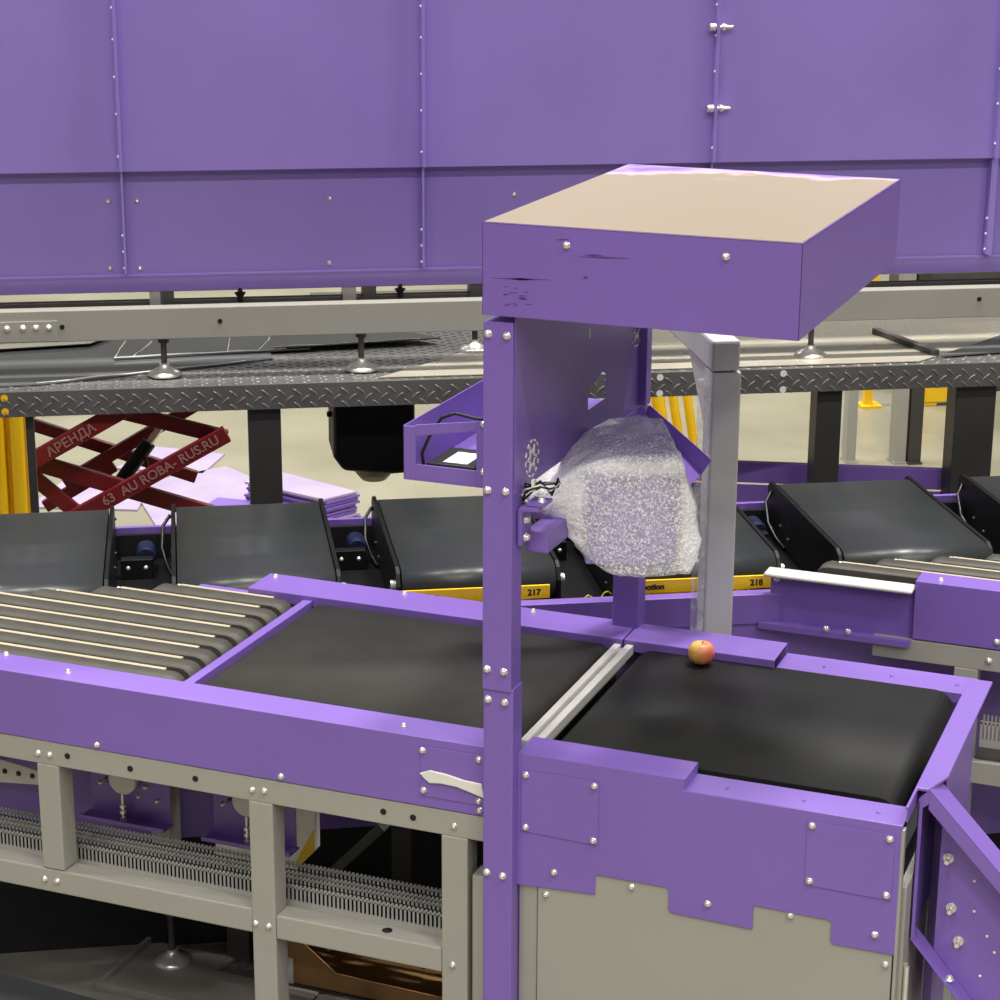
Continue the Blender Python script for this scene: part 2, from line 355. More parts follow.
# first belt
def belt(t, x0, x1, y0, y1, ztop, r, m):
    mb = MB(); n = 10
    prof = [(x0+r+r*math.cos(-math.pi/2-q*math.pi/n), ztop-r+r*math.sin(-math.pi/2-q*math.pi/n)) for q in range(n+1)]
    prof += [(x1-r+r*math.cos(math.pi/2-q*math.pi/n), ztop-r+r*math.sin(math.pi/2-q*math.pi/n)) for q in range(n+1)]
    mb.prism(prof, 'y', y0, y1, True); return t.part('belt', mb, m)
belt(t, -.995, -.048, .122, .862, .982, .03, 'belt_dusty')
mb = MB(); mb.box(-1.0, -.03, .113, .872, .85, .92); t.part('belt_bed', mb, 'black_gap')
# access cover
def cover(t, x0, x1, zt0, zt1, zb0, zb1, y=-.0015, pts=None):
    mb = MB(); mb.prism([(x0, zb0), (x1, zb1), (x1, zt1), (x0, zt0)], 'y', y-.0015, y+.001)
    c = t.part('access_cover', mb, 'purple_paint', .0008)
    for x, z in pts or ((x0+.012, zt0-.012), (x1-.012, zt1-.012), (x0+.012, zb0+.012), (x1-.012, zb1+.012)):
        t.bolt((x, y-.0015, z), '-y', .0095, c)
cover(t, -.263, -.088, .977, .977, .84, .84, pts=((-.263+.006, .966), (-.102, .966), (-.255, .856), (-.102, .852)))
t.bolts([(-.1, -.001, .826)])
# pulley brackets under the belts
for x in (-1.655, -1.225):
    mb = MB(); mb.box(x, x+.28, .62, .624, .285, .44)
    br = t.part('pulley_bracket', mb, 'purple_paint', .001)
    mb = MB(); mb.prism([(.56, .286), (.624, .286), (.624, .291), (.566, .291), (.566, .300), (.56, .300)], 'x', x-.012, x+.288); t.part('bracket_flange', mb, 'purple_paint', .001, br)
    mb = MB(); mb.lathe([(.045, -.03), (.048, -.028), (.048, -.002), (.014, 0)], (x+.13, .618, .425), 24, 'y'); t.part('pulley', mb, 'white_plastic', 0, br)
    for dx, dz in ((.035, .39), (.06, .41), (.195, .40), (.235, .36), (.17, .365), (.06, .32)):
        t.bolt((x+dx, .619, dz if dx != .06 else .405), '-y', .0095, br)
    mb = MB(); mb.tube([(x+.13, .59, .28), (x+.13, .59, .38)], .006, 8)
    for z in (.292, .315, .335): mb.lathe([(.012, z), (.012, z+.01)], (x+.13, .59, 0), 6)
    t.part('tension_screw', mb, 'zinc', 0, br)
conv = t

# cable ducts
def duct(x0, x1, y, z, label, base_y, frame='L', w=.052, h=.076):
    mb = MB(); mb.box(x0, x1, y, y+w, z, z+.026)
    n = int((x1-x0)/.0125)
    for yy in (y, y+w-.0015):
        for i in range(n): mb.box(x0+i*.0125, x0+i*.0125+.0062, yy, yy+.0015, z+.026, z+h-.008)
        mb.box(x0, x1, yy, yy+.003, z+h-.012, z+h-.006)
    for i in range(n):
        for yy in (y-.001, y+w-.003): mb.box(x0+i*.0125, x0+i*.0125+.0062, yy, yy+.004, z+h-.007, z+h)
    t = Thing('cable_duct', label, 'cable duct', ((x0+x1)/2, y+w/2, z), group='slotted cable ducts in the conveyor frame')
    t.part('slotted_channel', mb, 'duct_grey')
    mb = MB(); mb.box(x0, x1, y+.006, y+w-.008, z+.02, z+h-.02); t.part('shade_core', mb, 'cable_black', label='black core darkening the slots')  # black core added to paint shade into the slots
    return t
duct(-2.3, -.235, .135, .364, 'grey slotted cable duct nearest the front, lying on the lower grey frame rail', .13)
duct(-2.3, -.235, .21, .364, 'dark shaded slotted cable duct running just behind the front duct in the conveyor frame', .25)
mb = MB(); mb.box(-2.3, -.21, .13, .28, .352, .364)
single('duct_tray', mb, 'dark_steel', 'flat dark tray carrying the slotted cable ducts between the frame legs', 'tray', (-1.2, .2, .352))

t = Thing('perforated_strip', 'pale curved strip with a row of holes behind the leftmost frame leg', 'strip', (-1.85, .52, .40))
mb = MB(); mb.prism([(-2.3, .470), (-1.95, .462), (-1.85, .452), (-1.74, .436), (-1.74, .400), (-1.85, .388), (-1.95, .378), (-2.3, .372)], 'y', .52, .524); t.part('strip', mb, 'box_beige', .001)
for k in range(9): t.bolt((-2.2+k*.05, .52, .422), '-y', .009, name='hole_rivet', m='dark_steel')
mb = MB(); mb.box(-2.28, -2.24, .524, .55, .40, .736); t.part('hanger', mb, 'dark_steel')

# small electrical enclosure with yellow corner mark
t = Thing('electrical_box', 'beige box with a yellow triangle corner behind the cable ducts', 'electrical box', (-1.15, .9, -.1))
mb = MB(); mb.prism([(-1.36, .0), (-1.075, .08), (-1.004, .16), (-1.004, .33), (-1.36, .33)], 'y', .86, .90); t.part('body', mb, 'box_beige', .004)
mb = MB(); mb.prism([(-1.006, .235), (-1.006, .158), (-1.077, .080), (-1.09, .075)], 'y', .857, .8595); t.part('warning_corner', mb, 'yellow', label='yellow triangle mark')
mb = MB(); mb.box(-1.33, -1.25, .862, .898, DECK, .012); t.part('stand', mb, 'dark_steel')

# scrap of white plastic on the cover
mb = MB()
pts = [(-.263, .905), (-.235, .917), (-.19, .914), (-.14, .905), (-.092, .903), (-.085, .865), (-.11, .872), (-.16, .884), (-.205, .886), (-.235, .882), (-.25, .893)]
mb.prism(pts, 'y', -.012, -.0045)
single('plastic_scrap', mb, 'white_plastic', 'crumpled white plastic strip stuck on the purple cover left of the gantry post', 'plastic scrap', (-.17, -.004, .865), bev=.002)

# ------------------------------------------------------------------ second conveyor section, cabinet, chute
t = Thing('discharge_conveyor', 'purple conveyor section with the dark end belt on a grey cabinet, carrying the apple', 'conveyor', (.48, .45, DECK))
prof = [(.0, .637), (.211, .648), (.211, .703), (.395, .703), (.403, .697), (.403, .644), (.41, .636), (.618, .632), (.618, .697), (.806, .694), (.812, .688), (.812, .64), (.818, .632), (.968, .632), (.968, .97), (.434, .97), (.434, 1.0), (.0, 1.0)]
mb = MB(); mb.prism(prof, 'y', 0, .004)
mb.box(0, .434, .004, .113, .996, 1.0); mb.box(.434, .968, .004, .113, .966, .97); mb.box(.432, .436, .004, .113, .966, 1.0)
t.part('side_panel', mb, 'purple_paint', .0012)
mb = MB(); mb.prism([(.872, .966), (.876, .966), (.876, .996), (1.02, .996), (1.02, .8), (1.024, .8), (1.024, 1.0), (.872, 1.0)], 'x', -.008, .434)
mb.prism([(.895, .94), (.899, .94), (.899, .966), (1.02, .966), (1.02, .8), (1.024, .8), (1.024, .97), (.895, .97)], 'x', .434, .975)
t.part('rear_side_panel', mb, 'purple_paint', .0015)
mb = MB(); mb.prism([(.975, .862), (1.037, .862), (1.037, .192), (1.007, .098), (.982, .098), (.982, -.02), (.975, -.02)], 'z', 1.022, 1.03); mb.box(1.031, 1.037, .195, .58, .55, 1.022); mb.box(.975, .979, -.0, .862, .98, 1.022)
t.part('end_guard', mb, 'purple_paint', .002)
belt(t, .03, .935, .122, .878, .978, .052, 'belt_dark')
mb = MB(); mb.box(.03, .96, .113, .895, .80, .86); t.part('belt_bed', mb, 'black_gap')
mb = MB(); mb.prism([(-.036, .96), (-.016, .96), (-.016, .986), (-.036, .986)], 'y', .113, .872); t.part('transition_bar', mb, 'alu', .002)
mb = MB(); mb.prism([(.0, .96), (.022, .96), (.022, .988), (.0, .988)], 'y', .113, .872); t.part('transition_bar', mb, 'alu', .002)
mb = MB(); mb.box(-.016, .0, .113, .872, .93, .975); t.part('transition_gap_plate', mb, 'grey_metal')
cover(t, .012, .217, .957, .957, .79, .785)
cover(t, .742, .952, .947, .945, .778, .775)
t.bolts([(.101, -.001, .69), (.504, -.001, .68), (.918, -.001, .678)])
for x, y, z in ((.53, .05, .97), (.72, .05, .97), (.9, .05, .97), (.56, .95, .97), (.75, .95, .97), (.93, .95, .97)):
    t.bolt((x, y, z), 'z', .006, name='rivet', m='purple_paint')
# cabinet
mb = MB(); mb.box(.056, .962, .005, .012, DECK+.02, .72); cp = t.part('cabinet_panel', mb, 'grey_paint', .002)
t.bolts([(.305, .004, .686), (.71, .004, .686), (.947, .004, .602), (.078, .004, .622), (.078, .004, .30)], parent=cp)
mb = MB(); mb.box(.962, .982, .03, .9, DECK+.02, .80); ep = t.part('cabinet_end_panel', mb, 'grey_paint', .002)
mb = MB(); mb.box(.982, .989, .06, .075, .45, .58); mb.tube([(.989, .055, .45), (.989, .055, .58)], .007, 8); t.part('hinge', mb, 'zinc', 0, ep)
mb = MB(); mb.box(.0, .962, .86, .9, DECK+.02, .8); t.part('cabinet_back_panel', mb, 'grey_paint', .002)
mb = MB(); mb.box(.002, .053, .012, .07, DECK, .650)
t.part('cabinet_edge_profile', mb, 'grey_metal', .004)
mb = MB(); mb.box(-.125, -.086, .004, .07, DECK, .64); t.part('cabinet_edge_profile', mb, 'grey_metal', .006)
mb = MB(); mb.box(.0, .985, .02, .89, DECK, DECK+.02); t.part('cabinet_base', mb, 'dark_steel')
mb = MB(); mb.box(.966, .974, .0, .02, .2, .96); t.part('corner_strip', mb, 'grey_metal', .001)

t = Thing('side_chute', 'purple flanged chute side descending to the right from the end of the conveyor', 'chute', (1.2, .15, DECK))
sl = -1.04; X2 = 1.75
ztop = lambda x: 1.029 + sl*(x-1.009)
out = [(1.009, 1.036), (.984, 1.0), (.984, .632), (1.75, .632-1.15*.766), (1.75, ztop(1.75))]
pl = [(1.034, ztop(1.034)-.004), (1.034, .58), (1.75, .58-1.15*.716), (1.75, ztop(1.75)-.004)]
mb = MB(); mb.prism(pl, 'y', .166, .170); mb.box(1.034, 1.037, .17, .36, .35, .98); t.part('plate', mb, 'purple_paint', .001)
mb = MB()
mb.prism([(1.009, 1.029), (1.75, ztop(1.75)), (1.75, ztop(1.75)-.004), (1.009, 1.025)], 'y', .10, .19)
mb.prism([(1.009, 1.025), (1.75, ztop(1.75)-.004), (1.75, ztop(1.75)-.052), (1.009, .977)], 'y', .10, .104)
t.part('top_flange', mb, 'purple_paint', .0015)
mb = MB(); mb.prism([(.984, 1.0), (1.009, 1.029), (1.0095, .99), (.995, .978), (.995, .632), (.984, .632)], 'y', .10, .104)
mb.box(.984, .988, .10, .36, .632, .995); mb.box(.984, 1.037, .356, .36, .30, .98)
t.part('end_flange', mb, 'purple_paint', .001)
mb = MB(); mb.prism([(.984, .632), (1.75, .632-1.15*.766), (1.75, .636-1.15*.766), (.984, .636)], 'y', .10, .17); t.part('bottom_flange', mb, 'purple_paint', .0015)
for x, z in ((1.055, .83), (1.07, .70), (1.093, .615)):
    b = MB(); b.lathe([(.013, -.004), (.013, 0)], (x, .166, z), 14, 'y'); b.lathe([(.0105, -.012), (.0105, -.004)], (x, .166, z), 6, 'y'); b.tube([(x, .155, z), (x, .135, z)], .006, 8); t.part('bolt', b, 'zinc')
t.bolts([(1.083, .125, .528)], 'z', .012)
for x, z in ((1.12, .78), (1.125, .70), (1.16, .64), (1.18, .60), (1.15, .53)): t.bolt((x, .165, z), '-y', .004, name='rivet', m='white_label')

# ------------------------------------------------------------------ apple
def apple():
    mb = MB(); n, mm = 28, 20; vs = []; r0 = .0375
    for i in range(mm+1):
        th = math.pi*i/mm
        rr = r0*(math.sin(th)**.9)*(1+.06*math.cos(th)); h = r0*.93*math.cos(th)
        if i < 4: h -= .011*(1-i/4)**1.5
        if i > mm-4: h += .008*(1-(mm-i)/4)**1.5
        for k in range(n):
            a = 2*math.pi*k/n; q = 1+.025*math.cos(5*a)*(.5-.5*math.cos(th)) ; vs.append((rr*q*math.cos(a), rr*q*math.sin(a), h))
    fs = [(i*n+k, i*n+(k+1) % n, (i+1)*n+(k+1) % n, (i+1)*n+k) for i in range(mm) for k in range(n)]
    mb.add(vs, fs, True); return mb
t = Thing('apple', 'red and yellow apple resting near the rear edge of the dark end belt', 'apple', (.236, .825, .978))
mb = apple(); mb.v = [(x+.236, y+.825, z+.978+.0335) for x, y, z in mb.v]
a = t.part('fruit', mb, 'apple_skin')
mb = MB(); mb.tube([(.236, .825, 1.033), (.238, .824, 1.04), (.242, .823, 1.048)], [.0015, .0013, .0018], 6); t.part('stem', mb, 'cardboard')

# ------------------------------------------------------------------ scanner gantry
t = Thing('scanner_gantry', 'purple gantry with a boxy hood straddling the belt', 'gantry', (0, .5, DECK))
def cpost(y0, y1, z0, z1):
    mb = MB(); mb.box(-.079, .0, y0, y1, z0, z1); return mb
mb = cpost(-.034, .032, DECK, 1.18); t.part('front_post', mb, 'purple_paint', .004, seg=3)
mb = MB(); mb.prism([(-.0790, 1.174), (-.0035, 1.174), (-.0035, 2.10), (-.0790, 2.10)], 'y', -.04, -.034); mb.box(-.079, -.004, -.0345, .03, 1.18, 2.10)
t.part('upper_front_post', mb, 'purple_paint', .002)
mb = cpost(.975, 1.045, DECK, 2.112); t.part('rear_post', mb, 'purple_paint', .004)
t.bolts([(-.066, -.04, 1.228), (-.022, -.04, 1.227), (-.066, -.034, 1.146), (-.022, -.034, 1.144), (-.068, -.034, .674), (-.025, -.034, .671),
         (-.066, -.04, 2.07), (-.019, -.04, 2.069), (-.066, -.04, 1.687), (-.020, -.04, 1.688)], r=.0105)
# hood: open below
hx0, hx1, hy0, hy1, hz0, hz1 = -.078, .679, -.05, 1.03, 2.117, 2.335
mb = MB()
mb.box(hx0, hx1, hy0, hy0+.003, hz0, hz1); mb.box(hx0, hx1, hy1-.003, hy1, hz0, hz1)
mb.box(hx0, hx0+.003, hy0, hy1, hz0, hz1); mb.box(hx1-.003, hx1, hy0, hy1, hz0, hz1); mb.box(hx0, hx1, hy0, hy1, hz1-.003, hz1)
hood = t.part('hood', mb, 'purple_paint', .0012)
t.bolts([(.13, -.05, 2.294), (.506, -.05, 2.294)], parent=hood)
mb = MB(); mb.box(hx0+.004, hx1-.004, hy0+.004, hy1-.004, hz1, hz1+.0012)
t.part('top_layer', mb, 'cream_top', 0, hood, label='cream top, ragged and purple at the far edge')
# scuffs on the hood front
mb = MB()
def smear(x0, z0, x1, z1, w):
    mb.add([(x0, -.0505, z0), ((x0+x1)/2, -.0505, (z0+z1)/2-w/2), (x1, -.0505, z1), ((x0+x1)/2, -.0505, (z0+z1)/2+w/2)], [(0, 1, 2, 3)])
smear(-.06, 2.205, .10, 2.212, .004); smear(-.01, 2.207, .05, 2.209, .006); smear(.15, 2.27, .29, 2.275, .004); smear(.17, 2.275, .22, 2.277, .005)
smear(.17, 2.223, .184, 2.224, .008); smear(.10, 2.305, .14, 2.309, .003)
for k in range(16):
    x = -.03+random.random()*.07; z = 2.14+random.random()*.055; smear(x, z, x+.010+random.random()*.02, z+.001, .0022)
t.part('scuff_marks', mb, 'scuff', 0, hood, label='dark scuffs')
# back plate with cut-outs
mb = MB(); X0, X1 = -.0035, -.0005
mb.box(X0, X1, -.03, .50, 1.68, 2.114); mb.box(X0, X1, .65, .985, 1.68, 2.114); mb.box(X0, X1, .50, .65, 1.68, 1.765); mb.box(X0, X1, .50, .65, 1.845, 2.114)
mb.prism([(.50, 1.82), (.62, 1.845), (.50, 1.845)], 'x', X0, X1); mb.prism([(.62, 1.845), (.65, 1.83), (.65, 1.845)], 'x', X0, X1)
bp = t.part('back_plate', mb, 'purple_paint')
mb = MB(); mb.box(-.004, .022, .93, .975, 1.68, 2.114); t.part('rear_flange', mb, 'purple_paint', .001)
def disc_holes(y, z, parent):
    mb = MB()
    for k in range(6):
        a = k*math.pi/3; cy, cz = y+.034*math.cos(a), z+.034*math.sin(a)
        for q in range(2):
            a2 = a+(q-.5)*.8
            mb.bar((.0006, y+.014*math.cos(a2), z+.014*math.sin(a2)), (.0006, y+.036*math.cos(a), z+.036*math.sin(a)), .005, .002, (1, 0, 0))
    ring = [(.0006, y+.045*math.cos(k*math.pi/12), z+.045*math.sin(k*math.pi/12)) for k in range(25)]
    for p, q in zip(ring[::2], ring[1::2]): mb.bar(p, q, .005, .002, (1, 0, 0))
    t.part('vent_rosette', mb, 'white_plastic', 0, parent, label='white bars painting the light through round vent cut-outs')  # white bars stand for light coming through the vent holes
disc_holes(.085, 1.742, bp); disc_holes(.90, 1.90, bp)
for y, z in ((.50, 1.97), (.66, 1.985)):
    mb = MB(); mb.box(-.0004, .0008, y-.006, y+.006, z-.012, z+.012); t.part('slot', mb, 'white_label', 0, bp, label='small slot painted white for the light through it')  # white plate paints the light showing through each slot
# trough on the far side, with a window in its end plate
mb = MB()
x0, x1, z0, z1 = -.305, -.082, 1.681, 1.815
wx0, wx1, wz0, wz1 = -.272, -.112, 1.720, 1.790
mb.box(x0, wx0, 0, .004, z0, z1); mb.box(wx1, x1, 0, .004, z0, z1+.03)
mb.prism([(wx0, wz1), (wx1, wz1+.03), (wx1, z1+.028), (wx0, z1+.004)], 'y', 0, .004); mb.box(wx0, wx1, 0, .004, z0, wz0)
tr = t.part('cable_tray', mb, 'purple_paint', .001)
mb = MB(); mb.box(x0, x0+.003, 0, .95, z0, z1); mb.box(x0, x1, 0, .95, z0-.003, z0)
t.part('tray_sides', mb, 'purple_paint', .001, tr)
t.bolts([(-.092, .0, 1.838), (-.092, .0, 1.719)], parent=tr)
# mirror trough below the plate on the belt side
mb = MB(); mb.prism([(0, 1.634), (.17, 1.476), (.172, 1.479), (0, 1.639)], 'y', .70, 1.0)
mb.prism([(0, 1.636), (.17, 1.478), (.200, 1.524), (.01, 1.668)], 'y', .996, 1.0)
mb.box(-.002, .003, .70, 1.0, 1.60, 1.672)
t.part('sloped_shelf', mb, 'purple_paint', .001)
t.bolts([(.012, .985, 1.668)], 'z', .009)
mb = MB(); mb.box(-.002, .057, .05, .95, 1.515, 1.568); t.part('lower_channel', mb, 'purple_paint', .002)
mb = MB(); mb.prism([(-.001, 1.545), (.009, 1.545), (.009, 1.632), (.052, 1.636), (.052, 1.647), (.006, 1.645), (-.001, 1.637)], 'y', -.01, .06)
br = t.part('mount_bracket', mb, 'purple_paint', .002)
mb = MB(); mb.box(.020, .066, -.005, .055, 1.6475, 1.656); t.part('clamp_plate', mb, 'purple_paint', .001, br)
t.bolts([(.05, .02, 1.656)], 'z', .012, br); t.bolts([(.042, .02, 1.636)], '-z', .009, br); t.bolts([(.010, .02, 1.56), (.010, .02, 1.605)], 'x', .012, br)
gantry = t

# power adapter and lead in the tray
t = Thing('power_adapter', 'black power adapter with a white label inside the purple cable tray', 'power adapter', (-.19, .12, 1.681))
mb = MB(); mb.box(-.262, -.132, .04, .20, 1.6815, 1.715); t.part('housing', mb, 'black_plastic', .004)
mb = MB(); mb.box(-.225, -.16, .06, .16, 1.7152, 1.7158); t.part('rating_label', mb, 'white_label', label='white rating label')
mb = MB(); mb.tube([(-.262, .03, 1.70), (-.268, .03, 1.74), (-.245, .03, 1.79), (-.215, .03, 1.835), (-.18, .03, 1.85), (-.12, .03, 1.842), (-.085, .04, 1.84)], .0045, 8); t.part('lead', mb, 'cable_black')
mb = MB(); mb.tube([(-.132, .06, 1.70), (-.118, .05, 1.735), (-.112, .04, 1.765), (-.12, .05, 1.79), (-.105, .05, 1.80)], .009, 8); t.part('plug_lead', mb, 'cable_black')
mb = MB(); mb.box(-.128, -.096, .06, .10, 1.6815, 1.75)
single('plug_socket', mb, 'white_plastic', 'white plug block beside the adapter in the purple cable tray', 'plug', (-.112, .08, 1.6815), bev=.003)

# coil of cable with a tie
t = Thing('cable_coil', 'coil of black cable tied in white beside the wrapped scanner', 'cable', (.03, .06, 1.655))
for k in range(4):
    dz = k*.007; e = (k-1.5)*.006
    mb = MB(); mb.tube([(.001, .03+e, 1.652+dz), (.010, .014, 1.676+dz), (.03, .006+e, 1.692+e*.3), (.05, .010, 1.695+dz*.7), (.066, .04+e, 1.686-dz), (.07, .08, 1.678+dz), (.06, .12, 1.676), (.03, .11+e, 1.674), (.008, .07, 1.662+dz), (.001, .04+e, 1.652+dz)], .0026, 8)
    t.part('loop', mb, 'cable_black' if k != 1 else 'white_plastic')
mb = MB(); mb.box(.030, .037, .002, .016, 1.682, 1.712); t.part('cable_tie', mb, 'white_plastic')

# ------------------------------------------------------------------ bubble wrapped scanner
ca = R(24)
t = Thing('wrapped_scanner', 'boxy scanner in bubble wrap hanging under the purple hood', 'scanner', (.206, .25, 1.42), rotz=ca)
bx, by, bz = t.base
mb = MB(); mb.box(bx-.115, bx+.118, by+.0, by+.30, bz+.025, bz+.285); t.part('body', mb, 'scanner_body', .006)
def wrap_mesh():
    bm = bmesh.new(); bmesh.ops.create_cube(bm, size=2); bmesh.ops.subdivide_edges(bm, edges=bm.edges, cuts=22, use_grid_fill=True)
    from mathutils import noise
    out = []
    for v in bm.verts:
        p = v.co.copy(); n = p.normalized()
        q = p*.90 + n*.14                                    # rounded box
        x, y, z = q.x*.136, q.y*.185+.16, q.z*.158+.158
        if q.x < -.2:                                        # gathered towards the knot on the left
            k = min(1, (-q.x-.2)/.85); sh = k**1.7
            x -= .140*sh*max(.0, 1-abs(z-.19)/.18); z = z + (.195-z)*.40*sh; y = y+(.07-y)*.45*sh
        if q.x > .3:                                          # loose bulge on the right, low down
            k = (q.x-.3)/.75; x += .042*k*max(0, 1-abs(z-.095)/.15)
        if q.z > .5: x *= 1-.17*(q.z-.5)/.5; 
        d = noise.noise(Vector((x*14, y*14, z*14)))*.011 + noise.noise(Vector((x*42+5, y*42, z*30)))*.006
        if q.y < -.85 and abs(q.x) < .8: d *= .35
        out.append((x+n.x*d+bx, y+n.y*d+by-.002, z+n.z*d+bz))
    fs = [tuple(w.index for w in f.verts) for f in bm.faces]; bm.verts.index_update()
    fs = [tuple(w.index for w in f.verts) for f in bm.faces]; bm.free()
    mb = MB(); mb.add(out, fs, True); return mb
t.part('bubble_wrap', wrap_mesh(), 'bubble_wrap', label='clear glossy bubble wrap')

# ------------------------------------------------------------------ grey post behind the belt, wrapped in film
t = Thing('support_post', 'grey square post with a top arm standing behind the apple', 'post', (.73, .9, DECK), 'S')
mb = MB(); mb.box(.69, .775, .86, .955, DECK, 1.752); t.part('post', mb, 'post_grey', .006)
mb = MB(); mb.box(.686, .768, .856, 1.5, 1.756, 1.845); t.part('arm', mb, 'post_grey', .008)
mb = MB(); mb.prism([(.96, 1.752), (.96, 1.55), (1.2, 1.752)], 'x', .70, .706); t.part('gusset', mb, 'post_grey', .001)
mb = MB(); mb.box(.668, .6895, .859, .95, .95, 1.72); t.part('film_wrap', mb, 'clear_film', .008, label='loose clear film')

# ------------------------------------------------------------------ sorter: carriers
t = Thing('sorter_track', 'dark track running under the black carriers behind the conveyor', 'sorter track', (.3, 2.0, FLOOR), 'S')
mb = MB(); mb.box(-2.6, 3.2, 1.55, 2.3, .62, .72); t.part('track_bed', mb, 'black_gap')
for u in (-2.2, -.9, .4, 1.7, 2.9):
    mb = MB(); mb.box(u, u+.08, 1.9, 1.98, FLOOR, .62); t.part('leg', mb, 'post_dark')
t = Thing('rear_guide_rail', 'thin purple rail running behind the black carriers', 'guide rail', (.3, 2.43, FLOOR), 'S')
mb = MB(); mb.box(-2.6, 3.2, 2.42, 2.44, .858, .882); t.part('rail', mb, 'purple_paint', .001)
mb = MB(); mb.box(-2.6, 3.2, 2.41, 2.43, .66, .857); t.part('backing', mb, 'black_gap')
for u in (-2.2, -.9, .4, 1.7):
    mb = MB(); mb.box(u, u+.05, 2.435, 2.485, FLOOR, .80); t.part('post', mb, 'post_dark')
t = Thing('sorter_skirt', 'purple sheet behind the cable ducts with an added black sheet for shade below', 'skirt', (.3, 1.63, DECK), 'S')
mb = MB(); mb.box(-2.9, 3.2, 1.53, 1.535, DECK+.002, .16); t.part('lower_sheet', mb, 'black_gap')  # black sheet added to deepen the shade under the carriers
mb = MB(); mb.box(-2.9, 3.2, 1.525, 1.53, .1, .70); t.part('upper_sheet', mb, 'purple_paint', .001)
def carrier(u0, label, num):
    W = .53; t = Thing('sorter_carrier', label, 'carrier', (u0+W/2, 1.95, .72), 'S', 'black belt carriers on the sorter')
    n = 10; r = .058; zt = .98
    def stad(v0, v1, zt, r):
        p = [(v0+r+r*math.cos(-math.pi/2-q*math.pi/n), zt-r+r*math.sin(-math.pi/2-q*math.pi/n)) for q in range(n+1)]
        return p + [(v1-r+r*math.cos(math.pi/2-q*math.pi/n), zt-r+r*math.sin(math.pi/2-q*math.pi/n)) for q in range(n+1)]
    mb = MB(); mb.prism(stad(1.50, 2.37, zt, r), 'x', u0+.018, u0+W-.018, True); t.part('belt', mb, 'carrier_belt')
    for a in (u0, u0+W-.014):
        mb = MB(); mb.prism([(1.535, .84), (1.51, .87), (1.508, .93), (1.53, .968), (1.56, .982), (2.36, .982), (2.385, .96), (2.385, .88), (2.34, .80), (1.9, .765), (1.62, .78)], 'x', a, a+.014)
        sp = t.part('side_plate', mb, 'black_plastic', .002)
        ax = '-x' if a == u0 else 'x'; xx = a if a == u0 else a+.014
        for v, z in ((2.34, .94), (2.2, .86), (2.1, .84), (1.75, .83)): t.bolt((xx, v, z), ax, .007, sp, m='dark_steel')
        mb = MB(); mb.lathe([(.018, -.016 if a == u0 else .0), (.016, .0 if a == u0 else .016)], (xx, 1.545, .925), 12, 'x'); t.part('roller_axle', mb, 'zinc', 0, sp)
    mb = MB(); mb.box(u0+.03, u0+W-.03, 1.6, 2.28, .72, .86); t.part('chassis', mb, 'black_gap')
    mb = MB(); mb.box(u0-.002, u0+W-.045, 1.462, 1.47, .888, .932); mb.box(u0+.05, u0+W-.1, 1.47, 1.6, .85, .868); ls = t.part('number_plate', mb, 'yellow_plate', .001, label='yellow strip with black number')
    B = t.base
    text_part('number', num, .028, 'ink', ls, (u0+W-.075-B[0], 1.4617-B[1], .900-B[2]), (R(90), 0, 0), .0006, 'RIGHT')
    text_part('maker_name', 'motion', .027, 'ink', ls, (u0+.13-B[0], 1.4617-B[1], .901-B[2]), (R(90), 0, 0), .0009, 'RIGHT')
    mb = MB(); mb.box(u0+W+.02, u0+W+.13, 2.12, 2.16, .79, .86); dr = t.part('drive_bracket', mb, 'black_plastic', .003)
    t.bolts([(u0+W+.045, 2.12, .83), (u0+W+.105, 2.12, .83)], r=.008, parent=dr)
    mb = MB(); mb.lathe([(.030, 0), (.034, .01), (.034, .09), (.03, .1)], (u0+W+.105, 2.17, .85), 18, 'y'); t.part('motor', mb, 'blue', 0, dr, label='blue motor cap')
    mb = MB(); mb.box(u0+W-.0, u0+W+.19, 1.56, 2.34, .72, .79); t.part('coupling', mb, 'black_plastic', .002)
    mb = MB(); mb.tube([(u0-.004, 2.33, .95), (u0-.03, 2.30, .92), (u0-.035, 2.24, .86), (u0-.02, 2.18, .82), (u0-.004, 2.12, .80)], .006, 8); t.part('cable', mb, 'cable_black')
    mb = MB(); mb.tube([(u0-.01-.011*k, 1.62, .835+.014*math.sin(k*1.1)-.002*k) for k in range(11)], .003, 6); t.part('signal_wire', mb, 'cable_yellow')
    return t
pos = [(-1.577, '214'), (-.852, '216'), (-.148, '217'), (.58, '218'), (1.305, '219'), (2.03, '220')]
labs = ['black belt carrier at the left edge of the photo, left of the first gap', 'black belt carrier second from the left, just behind the strip belts',
        'black belt carrier numbered 217, right of the second gap and behind the gantry post', 'black belt carrier numbered 218, mostly behind the wrapped scanner and grey post',
        'black belt carrier fully open to view right of the grey post', 'black belt carrier cut off by the right edge of the photo']
for (u, n), l in zip(pos, labs): carrier(u, l, n)

# sorter side guard in front of the carriers
t = Thing('sorter_guard', 'long purple sheet guard below the yellow number strips', 'guard', (.5, 1.3, FLOOR), 'S')
mb = MB(); mb.box(-.20, 1.2, 1.38, 1.384, .797, .896); mb.box(-.20, 1.2, 1.384, 1.43, .892, .896); t.part('upper_sheet', mb, 'purple_paint', .002)
mb = MB(); mb.box(.16, 2.4, 1.389, 1.393, .0, .794); t.part('lower_sheet', mb, 'purple_paint', .001)
t.bolts([(.84, 1.389, .77), (.57, 1.389, .77), (1.0, 1.389, .73)], r=.007)
for u in (-.18, 1.0):
    mb = MB(); mb.box(u, u+.06, 1.40, 1.46, DECK, .79); t.part('post', mb, 'post_dark')
